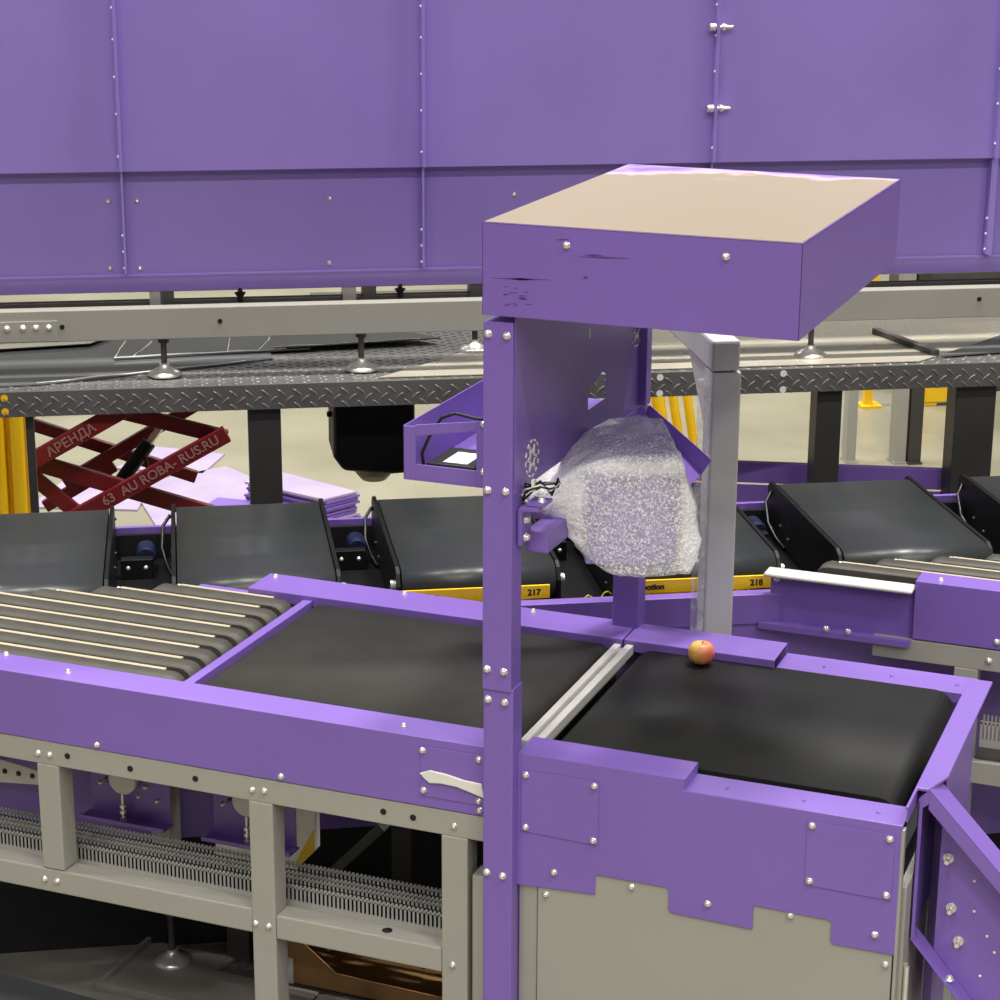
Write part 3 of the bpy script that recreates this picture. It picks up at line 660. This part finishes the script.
# far guard
t = Thing('far_guard', 'dark purple guard sheet behind the carriers to the right of the grey post', 'guard', (1.72, 3.05, FLOOR), 'S', rotz=R(-15.6))
b0, b1, b2 = t.base
mb = MB(); mb.box(b0-1.0, b0+.54, b1, b1+.005, .75, .834); mb.box(b0-1.0, b0+.54, b1+.005, b1+.03, .83, .834); t.part('upper_sheet', mb, 'purple_paint', .001)
mb = MB(); mb.box(b0-1.0, b0+.54, b1-.008, b1-.004, .2, .745); t.part('lower_sheet', mb, 'purple_paint', .001)
for u in (-.9, .3):
    mb = MB(); mb.box(b0+u, b0+u+.05, b1+.008, b1+.06, FLOOR, .82); t.part('post', mb, 'post_dark')

# ------------------------------------------------------------------ next induction line on the right
Y2 = 1.71
t = Thing('next_conveyor', 'purple sided strip conveyor with grey rail at the right, beyond the apple', 'conveyor', (.95, 2.1, DECK))
mb = MB(); mb.prism([(Y2, .81), (Y2+.004, .81), (Y2+.004, .996), (Y2+.1, .996), (Y2+.1, 1.0), (Y2, 1.0)], 'x', .667, 1.9); mb.box(.667, .671, Y2, Y2+.1, .81, 1.0)
t.part('side_panel', mb, 'purple_paint', .0015)
mb = MB(); mb.box(.205, .667, Y2+.02, Y2+.024, .80, .965); t.part('inner_panel', mb, 'purple_paint', .001)
mb = MB(); mb.box(.195, .667, Y2-.045, Y2+.03, .968, .981); t.part('edge_lip', mb, 'alu', .006, label='pale worn lip')
mb = MB(); mb.box(.18, .667, Y2-.02, Y2+.02, .80, .804); mb.box(.18, .667, Y2-.024, Y2-.02, .785, .806); t.part('bottom_flange', mb, 'purple_paint', .001)
t.bolts([(.40, Y2-.02, .812), (.47, Y2-.02, .812), (.225, Y2+.02, .945)], r=.011); t.bolts([(.93, Y2, .835)], r=.011); t.bolts([(.74, Y2+.04, 1.0)], 'z')
mb = MB(); mb.box(.545, 1.9, Y2+.002, Y2+.062, .735, .805); t.part('top_rail', mb, 'grey_paint', .003)
t.bolts([(.91, Y2, .77)], r=.011)
mb = MB(); mb.box(.805, .878, Y2, Y2+.07, DECK, .735); t.part('leg', mb, 'grey_paint', .003)
mb = MB(); mb.box(.878, 1.9, Y2, Y2+.07, .355, .43); t.part('bottom_rail', mb, 'grey_paint', .003)
for x in (.62, .70): t.bolt((x, Y2+.03, .735), '-z', .008)
for k in range(5):
    y0 = Y2+.03+k*.0925; a = (.866*(y0+.07)-1.40)/.5; mb = MB(); n = 8
    prof = [(a+.0425+.0425*math.cos(-math.pi/2-q*math.pi/n), .9475+.0425*math.sin(-math.pi/2-q*math.pi/n)) for q in range(n+1)] + [(2.1, .99), (2.1, .905)]
    mb.prism(prof, 'y', y0+.03, y0+.098, True); t.part('strip_belt', mb, 'strip_belt')
    mb = MB(); mb.box(a+.07, 2.1, y0+.1, y0+.1215, .93, .987); t.part('slide_strip', mb, 'bed_cream', .002)
    mb = MB(); mb.lathe([(.010, 0), (.010, .012), (.004, .016)], (a+.065, y0+.111, .972), 12); t.part('cap_screw', mb, 'zinc')
mb = MB(); mb.box(.3, 2.1, Y2+.06, Y2+.11, .86, .9); mb.box(1.0, 2.1, Y2+.06, Y2+.5, .86, .895); t.part('strip_bed', mb, 'black_gap')
mb = MB(); n_ = 0
w = .055; x0, x1, y, z, h = .885, 1.9, Y2+.10, .44, .09
mb.box(x0, x1, y, y+w, z, z+.026)
for i in range(int((x1-x0)/.0125)):
    for yy in (y, y+w-.0015): mb.box(x0+i*.0125, x0+i*.0125+.0062, yy, yy+.0015, z+.026, z+h)
mb.box(x0, x1, y, y+.003, z+h-.012, z+h-.006)
single('cable_duct', mb, 'duct_grey', 'short grey slotted cable duct at the right edge of the photo', 'cable duct', (1.4, y+w/2, z))
mb = MB(); mb.box(.885, 1.9, Y2+.02, Y2+.2, .43, .44)
single('duct_tray', mb, 'dark_steel', 'dark tray under the short cable duct of the right conveyor', 'tray', (1.4, Y2+.1, .43))

# ------------------------------------------------------------------ raised walkway
WZ = 1.305; WV = 2.75
t = Thing('raised_walkway', 'raised chequer plate walkway on dark posts behind the carriers', 'walkway', (.3, 3.3, FLOOR), 'S')
mb = MB(); mb.box(-2.6, 3.6, WV+.006, 4.2, WZ-.02, WZ)
lugs(mb, -1.6, 2.7, WV+.03, 3.75, .062, lambda a, b, c: (a, b, WZ+c))
t.part('deck_plate', mb, 'chequer')
mb = MB(); mb.box(-2.6, 3.6, WV, WV+.006, WZ-.092, WZ)
lugs(mb, -1.6, 2.7, WZ-.080, WZ-.008, .058, lambda a, b, c: (a, WV-c, b), .044, .0095, .003)
t.part('edge_plate', mb, 'chequer')
for u, v0, w, dv in ((-.562, 2.80, .12, .09), (1.605, 2.80, .1, .09), (2.16, 2.80, .164, .1), (-1.366, 2.80, .03, .03)):
    mb = MB(); mb.box(u, u+w, v0, v0+dv, FLOOR, WZ-.02); t.part('post', mb, 'post_dark', .003)
for u, z in ((-1.43, 1.285), (-1.43, 1.235), (.975, 1.288), (.975, 1.226), (1.452, 1.288), (1.452, 1.226)):
    mb = MB(); mb.lathe([(.013, -.003), (.012, 0)], (u, WV, z), 14, 'y'); t.part('edge_plug', mb, 'yellow' if u < 0 else 'white_label', label='yellow plug' if u < 0 else 'pale plug')
# things under the walkway
t = Thing('motor_cover', 'black covered box hanging under the walkway left of the gantry', 'motor cover', (-.09, 3.1, .84), 'S')
mb = MB(); mb.prism([(-.225, 1.283), (-.228, .92), (-.19, .865), (.0, .845), (.09, .85), (.09, 1.283)], 'y', 3.1, 3.4); t.part('cover', mb, 'black_plastic', .02, seg=3)
mb = MB(); mb.box(-.245, -.22, 3.2, 3.22, 1.06, 1.08); t.part('knob', mb, 'black_plastic', .004)
mb = MB(); mb.lathe([(.02, .785), (.05, .79), (.075, .82), (.075, .86)], (-.06, 3.25, 0), 20); t.part('lamp_bowl', mb, 'bed_cream', label='cream bowl underneath')

# sheets lying on the walkway, and a painted reflection on its deck
def flat(name, poly, z, th, m, label, cat, group=None, frame='S'):
    cx = sum(p[0] for p in poly)/len(poly); cy = sum(p[1] for p in poly)/len(poly)
    mb = MB(); mb.prism(poly, 'z', z, z+th); return single(name, mb, m, label, cat, (cx, cy, z), frame, group)
LZ = WZ+.003
s1 = flat('metal_sheet', [(-1.75, 2.81), (-1.30, 2.84), (-.45, 3.15), (-.50, 3.9), (-1.75, 3.9)], LZ, .004, 'sheet_dark', 'large dark glossy sheet at the left end of the walkway under the other sheets', 'metal sheet')
s2 = flat('metal_sheet', [(-1.05, 3.19), (-.30, 3.28), (-.42, 3.62), (-.42, 3.95), (-1.0, 3.95)], LZ+.006, .006, 'sheet_dark', 'film covered dark sheet behind the leftmost levelling foot', 'metal sheet')
s3 = flat('metal_sheet', [(-.44, 3.27), (.22, 3.36), (.10, 3.5), (.05, 3.95), (-.40, 3.95)], LZ+.016, .005, 'sheet_dark', 'dark sheet with a pointed corner left of the gantry, on the walkway', 'metal sheet')
flat('film_and_glare_sheet', [(-.08, 2.79), (1.0, 2.79), (2.0, 2.79), (2.5, 3.2), (2.9, 4.1), (.9, 4.1), (.35, 3.25), (.15, 3.02)], LZ, .003, 'pale_sheet', 'pale layer painting the reflected light on the right half of the walkway', 'protective sheet')  # reflected light on the deck, painted as a thin pale layer
flat('metal_sheet', [(2.09, 2.84), (2.9, 2.98), (2.95, 3.25), (2.55, 3.24)], LZ+.004, .006, 'sheet_dark', 'dark sheet at the right end of the walkway beside the flat bar', 'metal sheet')
def film_edge(o, pts):
    # crinkled edge of the clear film left on a sheet
    M_ = o.location; c, s_ = CS, SN; ou, ov = M_.x*c+M_.y*s_, -M_.x*s_+M_.y*c
    q = []
    for (a, b) in zip(pts, pts[1:]):
        for k in range(8):
            f = k/8; q.append((a[0]+(b[0]-a[0])*f-ou, a[1]+(b[1]-a[1])*f-ov, a[2]+(b[2]-a[2])*f-M_.z+random.uniform(-.002, .003)))
    mb = MB(); mb.tube(q, [.0035*random.uniform(.3, 1) for _ in q], 6)
    e = bpy.data.objects.new('film_edge', mb.mesh('film_edge', 'white_plastic')); C.objects.link(e); e.parent = o; e['label'] = 'white crinkled edge of clear film'
film_edge(s1, [(-1.32, 2.842, LZ+.006), (-.45, 3.15, LZ+.006)])
film_edge(s2, [(-1.05, 3.19, LZ+.014), (-.30, 3.28, LZ+.014)]); film_edge(s2, [(-1.05, 3.19, LZ+.014), (-1.0, 3.6, LZ+.014)]); film_edge(s2, [(-.98, 3.2, LZ+.014), (-.9, 3.5, LZ+.014)])
film_edge(s2, [(-.62, 3.25, LZ+.014), (-.60, 3.55, LZ+.014)]); film_edge(s2, [(-.50, 3.27, LZ+.014), (-.44, 3.5, LZ+.014)])
film_edge(s3, [(-.44, 3.27, LZ+.022), (.22, 3.36, LZ+.022)])
flat('film_and_glare_sheet', [(-1.75, 3.35), (-1.15, 3.45), (-1.05, 3.62), (-1.2, 4.0), (-1.75, 4.0)], LZ+.014, .003, 'pale_sheet', 'pale film sheet at the back left corner of the walkway', 'protective sheet')
mb = MB(); mb.bar((2.095, 2.87, LZ+.014), (1.99, 3.30, LZ+.014), .03, .024); single('flat_bar', mb, 'dark_steel', 'short dark bar lying across the right end of the walkway', 'bar', (2.04, 3.1, LZ), 'S', bev=.002)

# ------------------------------------------------------------------ upper sorter frame and panel housing
t = Thing('upper_frame', 'long grey aluminium beam on levelling feet standing on the walkway', 'frame', (.4, 2.93, WZ+.006), 'S')
mb = MB(); mb.box(-2.4, 3.4, 2.87, 2.93, 1.458, 1.575); t.part('beam', mb, 'grey_paint', .004)
mb = MB(); mb.box(-2.4, 3.4, 3.02, 3.06, 1.53, 1.573); t.part('inner_beam', mb, 'dark_steel', .002)
mb = MB(); mb.box(-2.4, -1.235, 2.865, 2.870, 1.463, 1.538); spl = t.part('splice_plate', mb, 'grey_paint', .001)
t.bolts([(-1.415, 2.865, 1.512), (-1.359, 2.865, 1.513), (-1.313, 2.865, 1.513), (-1.267, 2.865, 1.512)], r=.013, parent=spl)
for u, z in ((-1.22, 1.514), (-.652, 1.521), (2.254, 1.53)):
    mb = MB(); mb.lathe([(.009, 0), (.009, .004), (.001, .005)], (u, 2.8665, z), 12, 'y'); t.part('hole_plug', mb, 'black_gap')
for u, v in ((-.86, 2.93), (-.13, 2.93), (.62, 2.93), (1.609, 2.93), (2.9, 2.93), (.335, 3.19)):
    foot(t, u, v, WZ+.006, 1.46 if v < 3 else 1.50, .062)
mb = MB(); mb.box(-.3, 1.2, 3.16, 3.22, 1.50, 1.55); t.part('cross_beam', mb, 'grey_metal', .002)
for u, w, m in ((-.905, .05, 'grey_metal'), (-.865, .05, 'dark_steel'), (-.19, .05, 'grey_metal'), (-.115, .05, 'dark_steel'), (.29, .07, 'dark_steel'), (1.2, .08, 'dark_steel')):
    mb = MB(); mb.box(u, u+w, 3.0, 3.08, 1.56, 1.66); t.part('stub_post', mb, m)
for u in (-.572, .025):
    mb = MB(); mb.tube([(u, 3.0, 1.56), (u, 3.0, 1.69)], .009, 8); mb.lathe([(.022, 1.60), (.012, 1.585)], (u, 3.0, 0), 10); t.part('hanger_stud', mb, 'black_plastic')

t = Thing('panel_housing', 'wall of tall purple bolted panels above the grey beam', 'housing', (.65, 3.1, 1.60), 'S')
seams = [-2.09, -.985, .107, 1.195, 2.297, 3.4]
UV, LV = 2.93, 2.975
for k in range(5):
    a, b = seams[k]+.002, seams[k+1]-.002
    mb = MB(); mb.box(a, b, UV, UV+.004, 2.062, 3.3); mb.box(a, b, UV+.004, LV+.01, 2.062, 2.066); t.part('upper_panel', mb, 'purple_panel', .002)
    mb = MB(); mb.box(a, b, LV, LV+.004, 1.68, 2.062); t.part('lower_panel', mb, 'purple_panel', .001)
mb = MB(); mb.prism([(2.968, 1.684), (2.966, 1.676), (2.972, 1.665), (2.995, 1.612), (3.02, 1.606), (3.02, 1.686)], 'x', -2.4, 3.4); t.part('bottom_lip', mb, 'purple_panel', .002)
mb = MB(); mb.box(-2.4, 3.4, 3.42, 3.43, 1.68, 3.3); t.part('back_panel', mb, 'purple_panel')
mb = MB(); mb.box(-2.4, 3.4, 3.0, 3.42, 3.28, 3.3); t.part('top_panel', mb, 'purple_panel')
for u in seams[1:5]:
    mb = MB(); mb.box(u-.006, u+.006, UV-.03, UV+.003, 2.066, 3.3); fl = t.part('seam_flange', mb, 'purple_panel', .001)
    for z in (2.12, 2.27, 2.40, 2.53, 2.64): t.bolt((u-.006, UV-.02, z), '-x', .006, fl, name='rivet', m='white_label')
    mb = MB(); mb.box(u-.004, u+.004 if u < 2 else u+.02, LV-.045, LV, 1.69, 2.062); f2 = t.part('lower_seam_flange', mb, 'purple_panel', .001)
    for z in (1.71, 1.77, 1.83): t.bolt((u-.004, LV-.03, z), '-x', .006, f2, name='rivet', m='white_label')
t.bolts([(u, LV, z) for u, z in ((-1.037, 1.95), (-.934, 1.95), (-.235, 1.947), (-.24, 1.708), (-1.042, 1.706), (-.934, 1.704), (.452, 1.95), (1.926, 1.955), (1.941, 1.708))], r=.0105)
for z in (2.56, 2.265):
    mb = MB(); mb.tube([(1.175, UV-.02, z), (1.25, UV-.02, z)], .007, 8); mb.lathe([(.016, 1.165), (.016, 1.185)], (0, UV-.02, z), 6, 'x'); mb.lathe([(.014, 1.21), (.014, 1.222)], (0, UV-.02, z), 6, 'x'); t.part('through_bolt', mb, 'zinc')

# ------------------------------------------------------------------ things on the floor behind
t = Thing('scissor_lift', 'dark red scissor lift folded low behind the carriers at the left', 'scissor lift', (-1.0, 5.1, FLOOR), 'S')
def arm(p0, p1, v, w=.075, d=.04, name='arm'):
    mb = MB(); mb.bar((p0[0], v, p0[1]), (p1[0], v, p1[1]), d, w, (0, 0, 1)); return t.part(name, mb, 'red_paint', .004)
f1 = arm((-1.42, .10), (-.60, .535), 5.0, .08); f2 = arm((-1.60, .445), (-.62, .10), 5.06, .08)
f3 = arm((-1.62, .375), (-1.02, .70), 5.0, .08); f4 = arm((-1.28, .70), (-.60, .50), 5.06, .07)
b1 = arm((-1.40, .18), (-.66, .60), 5.5, .06); b2 = arm((-1.62, .50), (-.75, .17), 5.55, .06); b3 = arm((-1.6, .52), (-1.25, .68), 5.5, .06); b4 = arm((-1.5, .06), (-1.15, .26), 5.5, .06)
arm((-1.62, .44), (-.62, -.52), 5.06, .07); arm((-1.62, -.52), (-1.36, .14), 5.0, .07)
mb = MB(); mb.box(-1.75, -.5, 4.95, 5.65, FLOOR+.06, FLOOR+.16); t.part('base', mb, 'red_paint', .01)
for u in (-1.6, -.65):
    for v in (4.98, 5.58):
        mb = MB(); mb.lathe([(.06, 0), (.06, .05)], (u, v, FLOOR+.06), 16, 'y'); t.part('wheel', mb, 'black_plastic')
mb = MB(); mb.box(-1.75, -.55, 4.95, 5.65, .70, .76); t.part('platform_frame', mb, 'red_paint', .01)
mb = MB(); mb.tube([(-1.16, 5.2, .20), (-.97, 5.2, .45)], .035, 12); cy = t.part('cylinder', mb, 'black_plastic'); mb = MB(); mb.tube([(-.97, 5.2, .45), (-.87, 5.2, .58)], .018, 12); t.part('rod', mb, 'zinc', 0, cy)
mb = MB(); mb.tube([(-1.1, 5.18, .2), (-1.02, 5.16, .22), (-.98, 5.17, .3), (-.99, 5.18, .38)], .008, 8); t.part('hose', mb, 'cable_black', 0, cy)
B = t.base
a1 = math.atan2(.435, .82); text_part('lettering', '63  AU ROBA- RUS.RU', .064, 'letter_pale', f1, (-1.185-B[0], 4.978-B[1], .205-B[2]), (R(90), -a1, 0))
a3 = math.atan2(.325, .60); text_part('lettering', 'АРЕНДА', .062, 'letter_pale', f3, (-1.43-B[0], 4.978-B[1], .455-B[2]), (R(90), -a3, 0))

GF = FLOOR
def floor_sheet(poly, z, label, th=.012, m='lilac_film', group=None):
    return flat('sheet_metal_part', poly, z, th, m, label, 'sheet metal', group)
floor_sheet([(-1.75, 7.7), (-1.1, 7.55), (-1.0, 8.2), (-1.5, 8.45)], GF, 'pale lilac sheet on the floor at the far left behind the scissor lift')
floor_sheet([(-1.25, 8.5), (-.7, 8.3), (-.55, 8.75), (-1.0, 9.0)], GF, 'lilac sheet on the floor seen between the red lift arms, farthest back')
floor_sheet([(-.95, 7.0), (-.35, 7.0), (.0, 7.5), (-.55, 8.45), (-1.15, 8.1)], GF, 'broad pale lilac sheet on the floor left of the dark walkway post')
floor_sheet([(-.72, 7.35), (-.12, 7.15), (-.05, 7.28), (-.62, 7.55)], GF+.02, 'narrow purple channel lying on the broad lilac floor sheet', .05, 'purple_paint')
floor_sheet([(-.75, 6.2), (-.30, 6.15), (-.35, 6.6), (-.8, 6.65)], GF, 'small pale sheet on the floor under the left gap between carriers')
for k in range(9):
    d = random.uniform(-.02, .02)
    flat('stacked_panel', [(-.45+d, 7.5+d), (-.008+d, 7.06), (.197+d, 7.2), (-.23+d, 7.69)], GF+.012+k*.019, .014, 'lilac_film' if k in (8, 1) else 'purple_paint',
         'top panel of the purple stack, pale film on it, right of the dark walkway post' if k == 8 else 'purple panels piled flat in the stack right of the dark walkway post', 'panel', None if k == 8 else 'purple panels in the floor stack')
floor_sheet([(-.1, 6.7), (.35, 6.6), (.45, 7.0), (.0, 7.2)], GF, 'lilac sheet on the floor in front of the purple panel stack')

# yellow posts
yl = [('leftmost of the yellow poles bundled at the left edge of the photo', -1.62), ('second yellow pole from the left edge of the photo', -1.575), ('third yellow pole from the left edge of the photo', -1.535), ('rightmost pole of the yellow bundle at the left edge', -1.495)]
for k, (l, u) in enumerate(yl):
    mb = MB(); mb.tube([(u, 4.45+.05*(k % 2), FLOOR), (u+.004, 4.5+.05*(k % 2), 1.2)], .03, 14); single('yellow_pole', mb, 'yellow', l, 'pole', (u, 4.5, FLOOR), 'S')
yr = [('leaning yellow pole nearest the gantry, seen over the wrapped scanner', 1.36, 1.52), ('thick leaning yellow pole second from the gantry under the walkway', 1.43, 1.56), ('third leaning yellow pole from the gantry under the walkway', 1.50, 1.64), ('leaning yellow pole beside the grey post under the walkway', 1.57, 1.70)]
for k, (l, u, ub) in enumerate(yr):
    mb = MB(); mb.tube([(ub, 4.3, FLOOR), (u-.1, 4.7, 1.25)], .032 if k == 1 else .022, 14); single('yellow_pole', mb, 'yellow', l, 'pole', (ub, 4.3, FLOOR), 'S')
# barrier and columns far right
t = Thing('yellow_barrier', 'yellow barrier rail on the far floor at the right', 'barrier', (4.6, 9.45, FLOOR), 'S')
mb = MB(); mb.box(4.45, 4.95, 9.42, 9.50, FLOOR+.03, FLOOR+.14); t.part('rail', mb, 'yellow', .005)
mb = MB(); mb.box(4.47, 4.57, 9.43, 9.49, FLOOR, FLOOR+.9); t.part('post', mb, 'yellow', .005)
mb = MB(); mb.box(4.45, 5.4, 9.8, 10.3, FLOOR, FLOOR+1.6); single('dark_crate', mb, 'dark_steel', 'dark crate behind the yellow barrier rail', 'crate', (4.9, 10.0, FLOOR), 'S', bev=.02)
t = Thing('yellow_bollard', 'yellow bollard with a base plate on the far floor beside grey columns', 'bollard', (4.05, 9.45, FLOOR), 'S')
mb = MB(); mb.box(4.0, 4.15, 9.4, 9.55, FLOOR, FLOOR+.02); t.part('base_plate', mb, 'yellow'); mb = MB(); mb.box(4.03, 4.09, 9.44, 9.5, FLOOR+.02, FLOOR+1.0); t.part('post', mb, 'yellow')
for l, u, v, w, m in (('slim grey column on the far floor, right of the first dark walkway post', 3.45, 8.03, .065, 'grey_metal'), ('grey column on the far floor next to a black one', 3.75, 7.97, .085, 'grey_metal'), ('black column on the far floor beside the wide walkway post', 3.845, 7.95, .085, 'post_dark')):
    t = Thing('column', l, 'column', (u, v, FLOOR), 'S')
    mb = MB(); mb.box(u-.0, u+w, v, v+.1, FLOOR, 1.9); t.part('shaft', mb, m, .004)
    mb = MB(); mb.box(u-.004, u+w+.004, v-.02, v+.12, FLOOR, FLOOR+.012); t.part('base_plate', mb, m)

# ------------------------------------------------------------------ below the near frame
mat('plate_steel', srgb(138, 134, 127), .42, .1, noise=.2, nscale=8)
flat('steel_sheet', [(-3.2, .25), (-1.0, .25), (-1.0, .62), (-1.36, .62), (-1.30, .86), (-1.62, .86), (-3.2, .72)], DECK+.003, .012, 'plate_steel', 'dark steel plate lying on the low platform at the lower left', 'steel plate', frame='L')
mb = MB(); mb.box(-1.60, -.95, .52, .76, DECK+.015, DECK+.018); mb.box(-1.60, -.95, .52, .535, DECK+.018, DECK+.04); mb.box(-1.615, -1.60, .52, .84, DECK+.015, DECK+.04)
single('steel_tray', mb, 'plate_steel', 'shallow dark tray with a raised edge beside the levelling foot', 'tray', (-1.3, .66, DECK+.015), bev=.003)
flat('steel_sheet', [(-2.6, .1), (-1.0, .1), (-1.0, .36), (-2.6, .50)], DECK+.045, .008, 'sheet_dark', 'lighter steel plate nearest the camera at the bottom left corner', 'steel plate', frame='L')
t = Thing('cardboard_box', 'open cardboard box with a white label under the near conveyor', 'cardboard box', (-.85, 1.0, DECK))
bx0, bx1, by0, by1, bz0, bz1 = -1.16, -.50, .80, 1.05, DECK+.003, -.07
mb = MB(); mb.prism([(bx0, bz0), (bx1, bz0), (bx1, bz1-.16), (bx0+.25, bz1-.15), (bx0+.05, bz1), (bx0, bz1)], 'y', by0, by0+.005); mb.box(bx0, bx1, by1-.005, by1, bz0, bz1); mb.box(bx0, bx0+.005, by0, by1, bz0, bz1); mb.box(bx1-.005, bx1, by0, by1, bz0, bz1); mb.box(bx0, bx1, by0, by1, bz0, bz0+.005)
t.part('carton', mb, 'cardboard', .001)
mb = MB(); mb.prism([(bx0, bz1), (bx0-.12, bz1+.06), (bx0-.12, bz1+.065), (bx0, bz1+.005)], 'y', by0, by1); t.part('flap', mb, 'cardboard')
mb = MB(); mb.prism([(bx0+.02, bz1-.05), (bx1-.03, bz1-.05), (bx1-.1, bz1+.09), (bx0+.25, bz1-.02)], 'y', by0-.02, by0-.015); t.part('flap', mb, 'cardboard')
mb = MB(); mb.box(bx0+.05, bx0+.10, by0-.002, by0, bz0+.0, bz0+.09); lb = t.part('label_sticker', mb, 'white_label', label='white printed sticker')
def crumple():
    from mathutils import noise
    mb = MB(); n = 18; vs = []
    for i in range(n):
        for j in range(n):
            x = bx0+.03+(bx1-bx0-.06)*i/(n-1); y = by0+.03+(by1-by0-.06)*j/(n-1)
            vs.append((x, y, bz1-.06+.10*noise.noise(Vector((x*7, y*7, 3)))+.03*noise.noise(Vector((x*20, y*20, 1)))))
    mb.add(vs, [(i*n+j, (i+1)*n+j, (i+1)*n+j+1, i*n+j+1) for i in range(n-1) for j in range(n-1)], True); return mb
o = single('plastic_bag', crumple(), 'black_plastic', 'crumpled black plastic filling the open cardboard box', 'plastic bag', (-.85, 1.0, bz1-.06))
md = o.modifiers.new('thick', 'SOLIDIFY'); md.thickness = .004

# ------------------------------------------------------------------ light
def area(name, u, v, z, sx, sy, power, col=(1, .97, .92)):
    l = bpy.data.lights.new(name, 'AREA'); l.shape = 'RECTANGLE'; l.size = sx; l.size_y = sy; l.spread = R(140); l.energy = power; l.color = col
    o = bpy.data.objects.new(name, l); C.objects.link(o); o.location = S2W(u, v, z); o.rotation_euler = (0, 0, S_ANG)
    return o
for v, pw in ((-18, 260), (-11.5, 320), (-4.8, 170), (2.3, 240), (9, 220), (16, 220), (23, 220)):  # rows behind the camera are unseen, added for floor light and fill
    for u in (-6.1, -1.85, 2.4, 6.65):
        area('ceiling_lamp', u, v, 9.6, 1.4, .3, pw*(1.7 if (u, v) == (2.4, 2.3) else .85 if v in (2.3,) else 1))
w = bpy.data.worlds.new('hall'); bpy.context.scene.world = w; w.use_nodes = True
w.node_tree.nodes['Background'].inputs['Color'].default_value = (.95, .96, 1, 1); w.node_tree.nodes['Background'].inputs['Strength'].default_value = .14

# ------------------------------------------------------------------ camera
f = 2130.0; pt, rl, yw = R(16.6), R(.27), R(-21.37)
fw = Vector((math.sin(yw), math.cos(yw), 0)); rt = Vector((math.cos(yw), -math.sin(yw), 0)); up = Vector((0, 0, 1))
f2 = fw*math.cos(pt) - up*math.sin(pt); u2 = up*math.cos(pt) + fw*math.sin(pt)
r3 = rt*math.cos(rl) + u2*math.sin(rl); u3 = u2*math.cos(rl) - rt*math.sin(rl)
cam = bpy.data.cameras.new('camera'); co = bpy.data.objects.new('camera', cam); C.objects.link(co)
cam.sensor_width = 36; cam.lens = f/1000*36; cam.clip_end = 200
co.matrix_world = Matrix(((r3.x, u3.x, -f2.x, 1.75), (r3.y, u3.y, -f2.y, -4.6), (r3.z, u3.z, -f2.z, 3.126), (0, 0, 0, 1)))
sc = bpy.context.scene; sc.camera = co
sc.view_settings.view_transform = 'Standard'; sc.view_settings.look = 'None'; sc.view_settings.gamma = 1; sc.view_settings.use_curve_mapping = False
sc.view_settings.exposure = 0.26
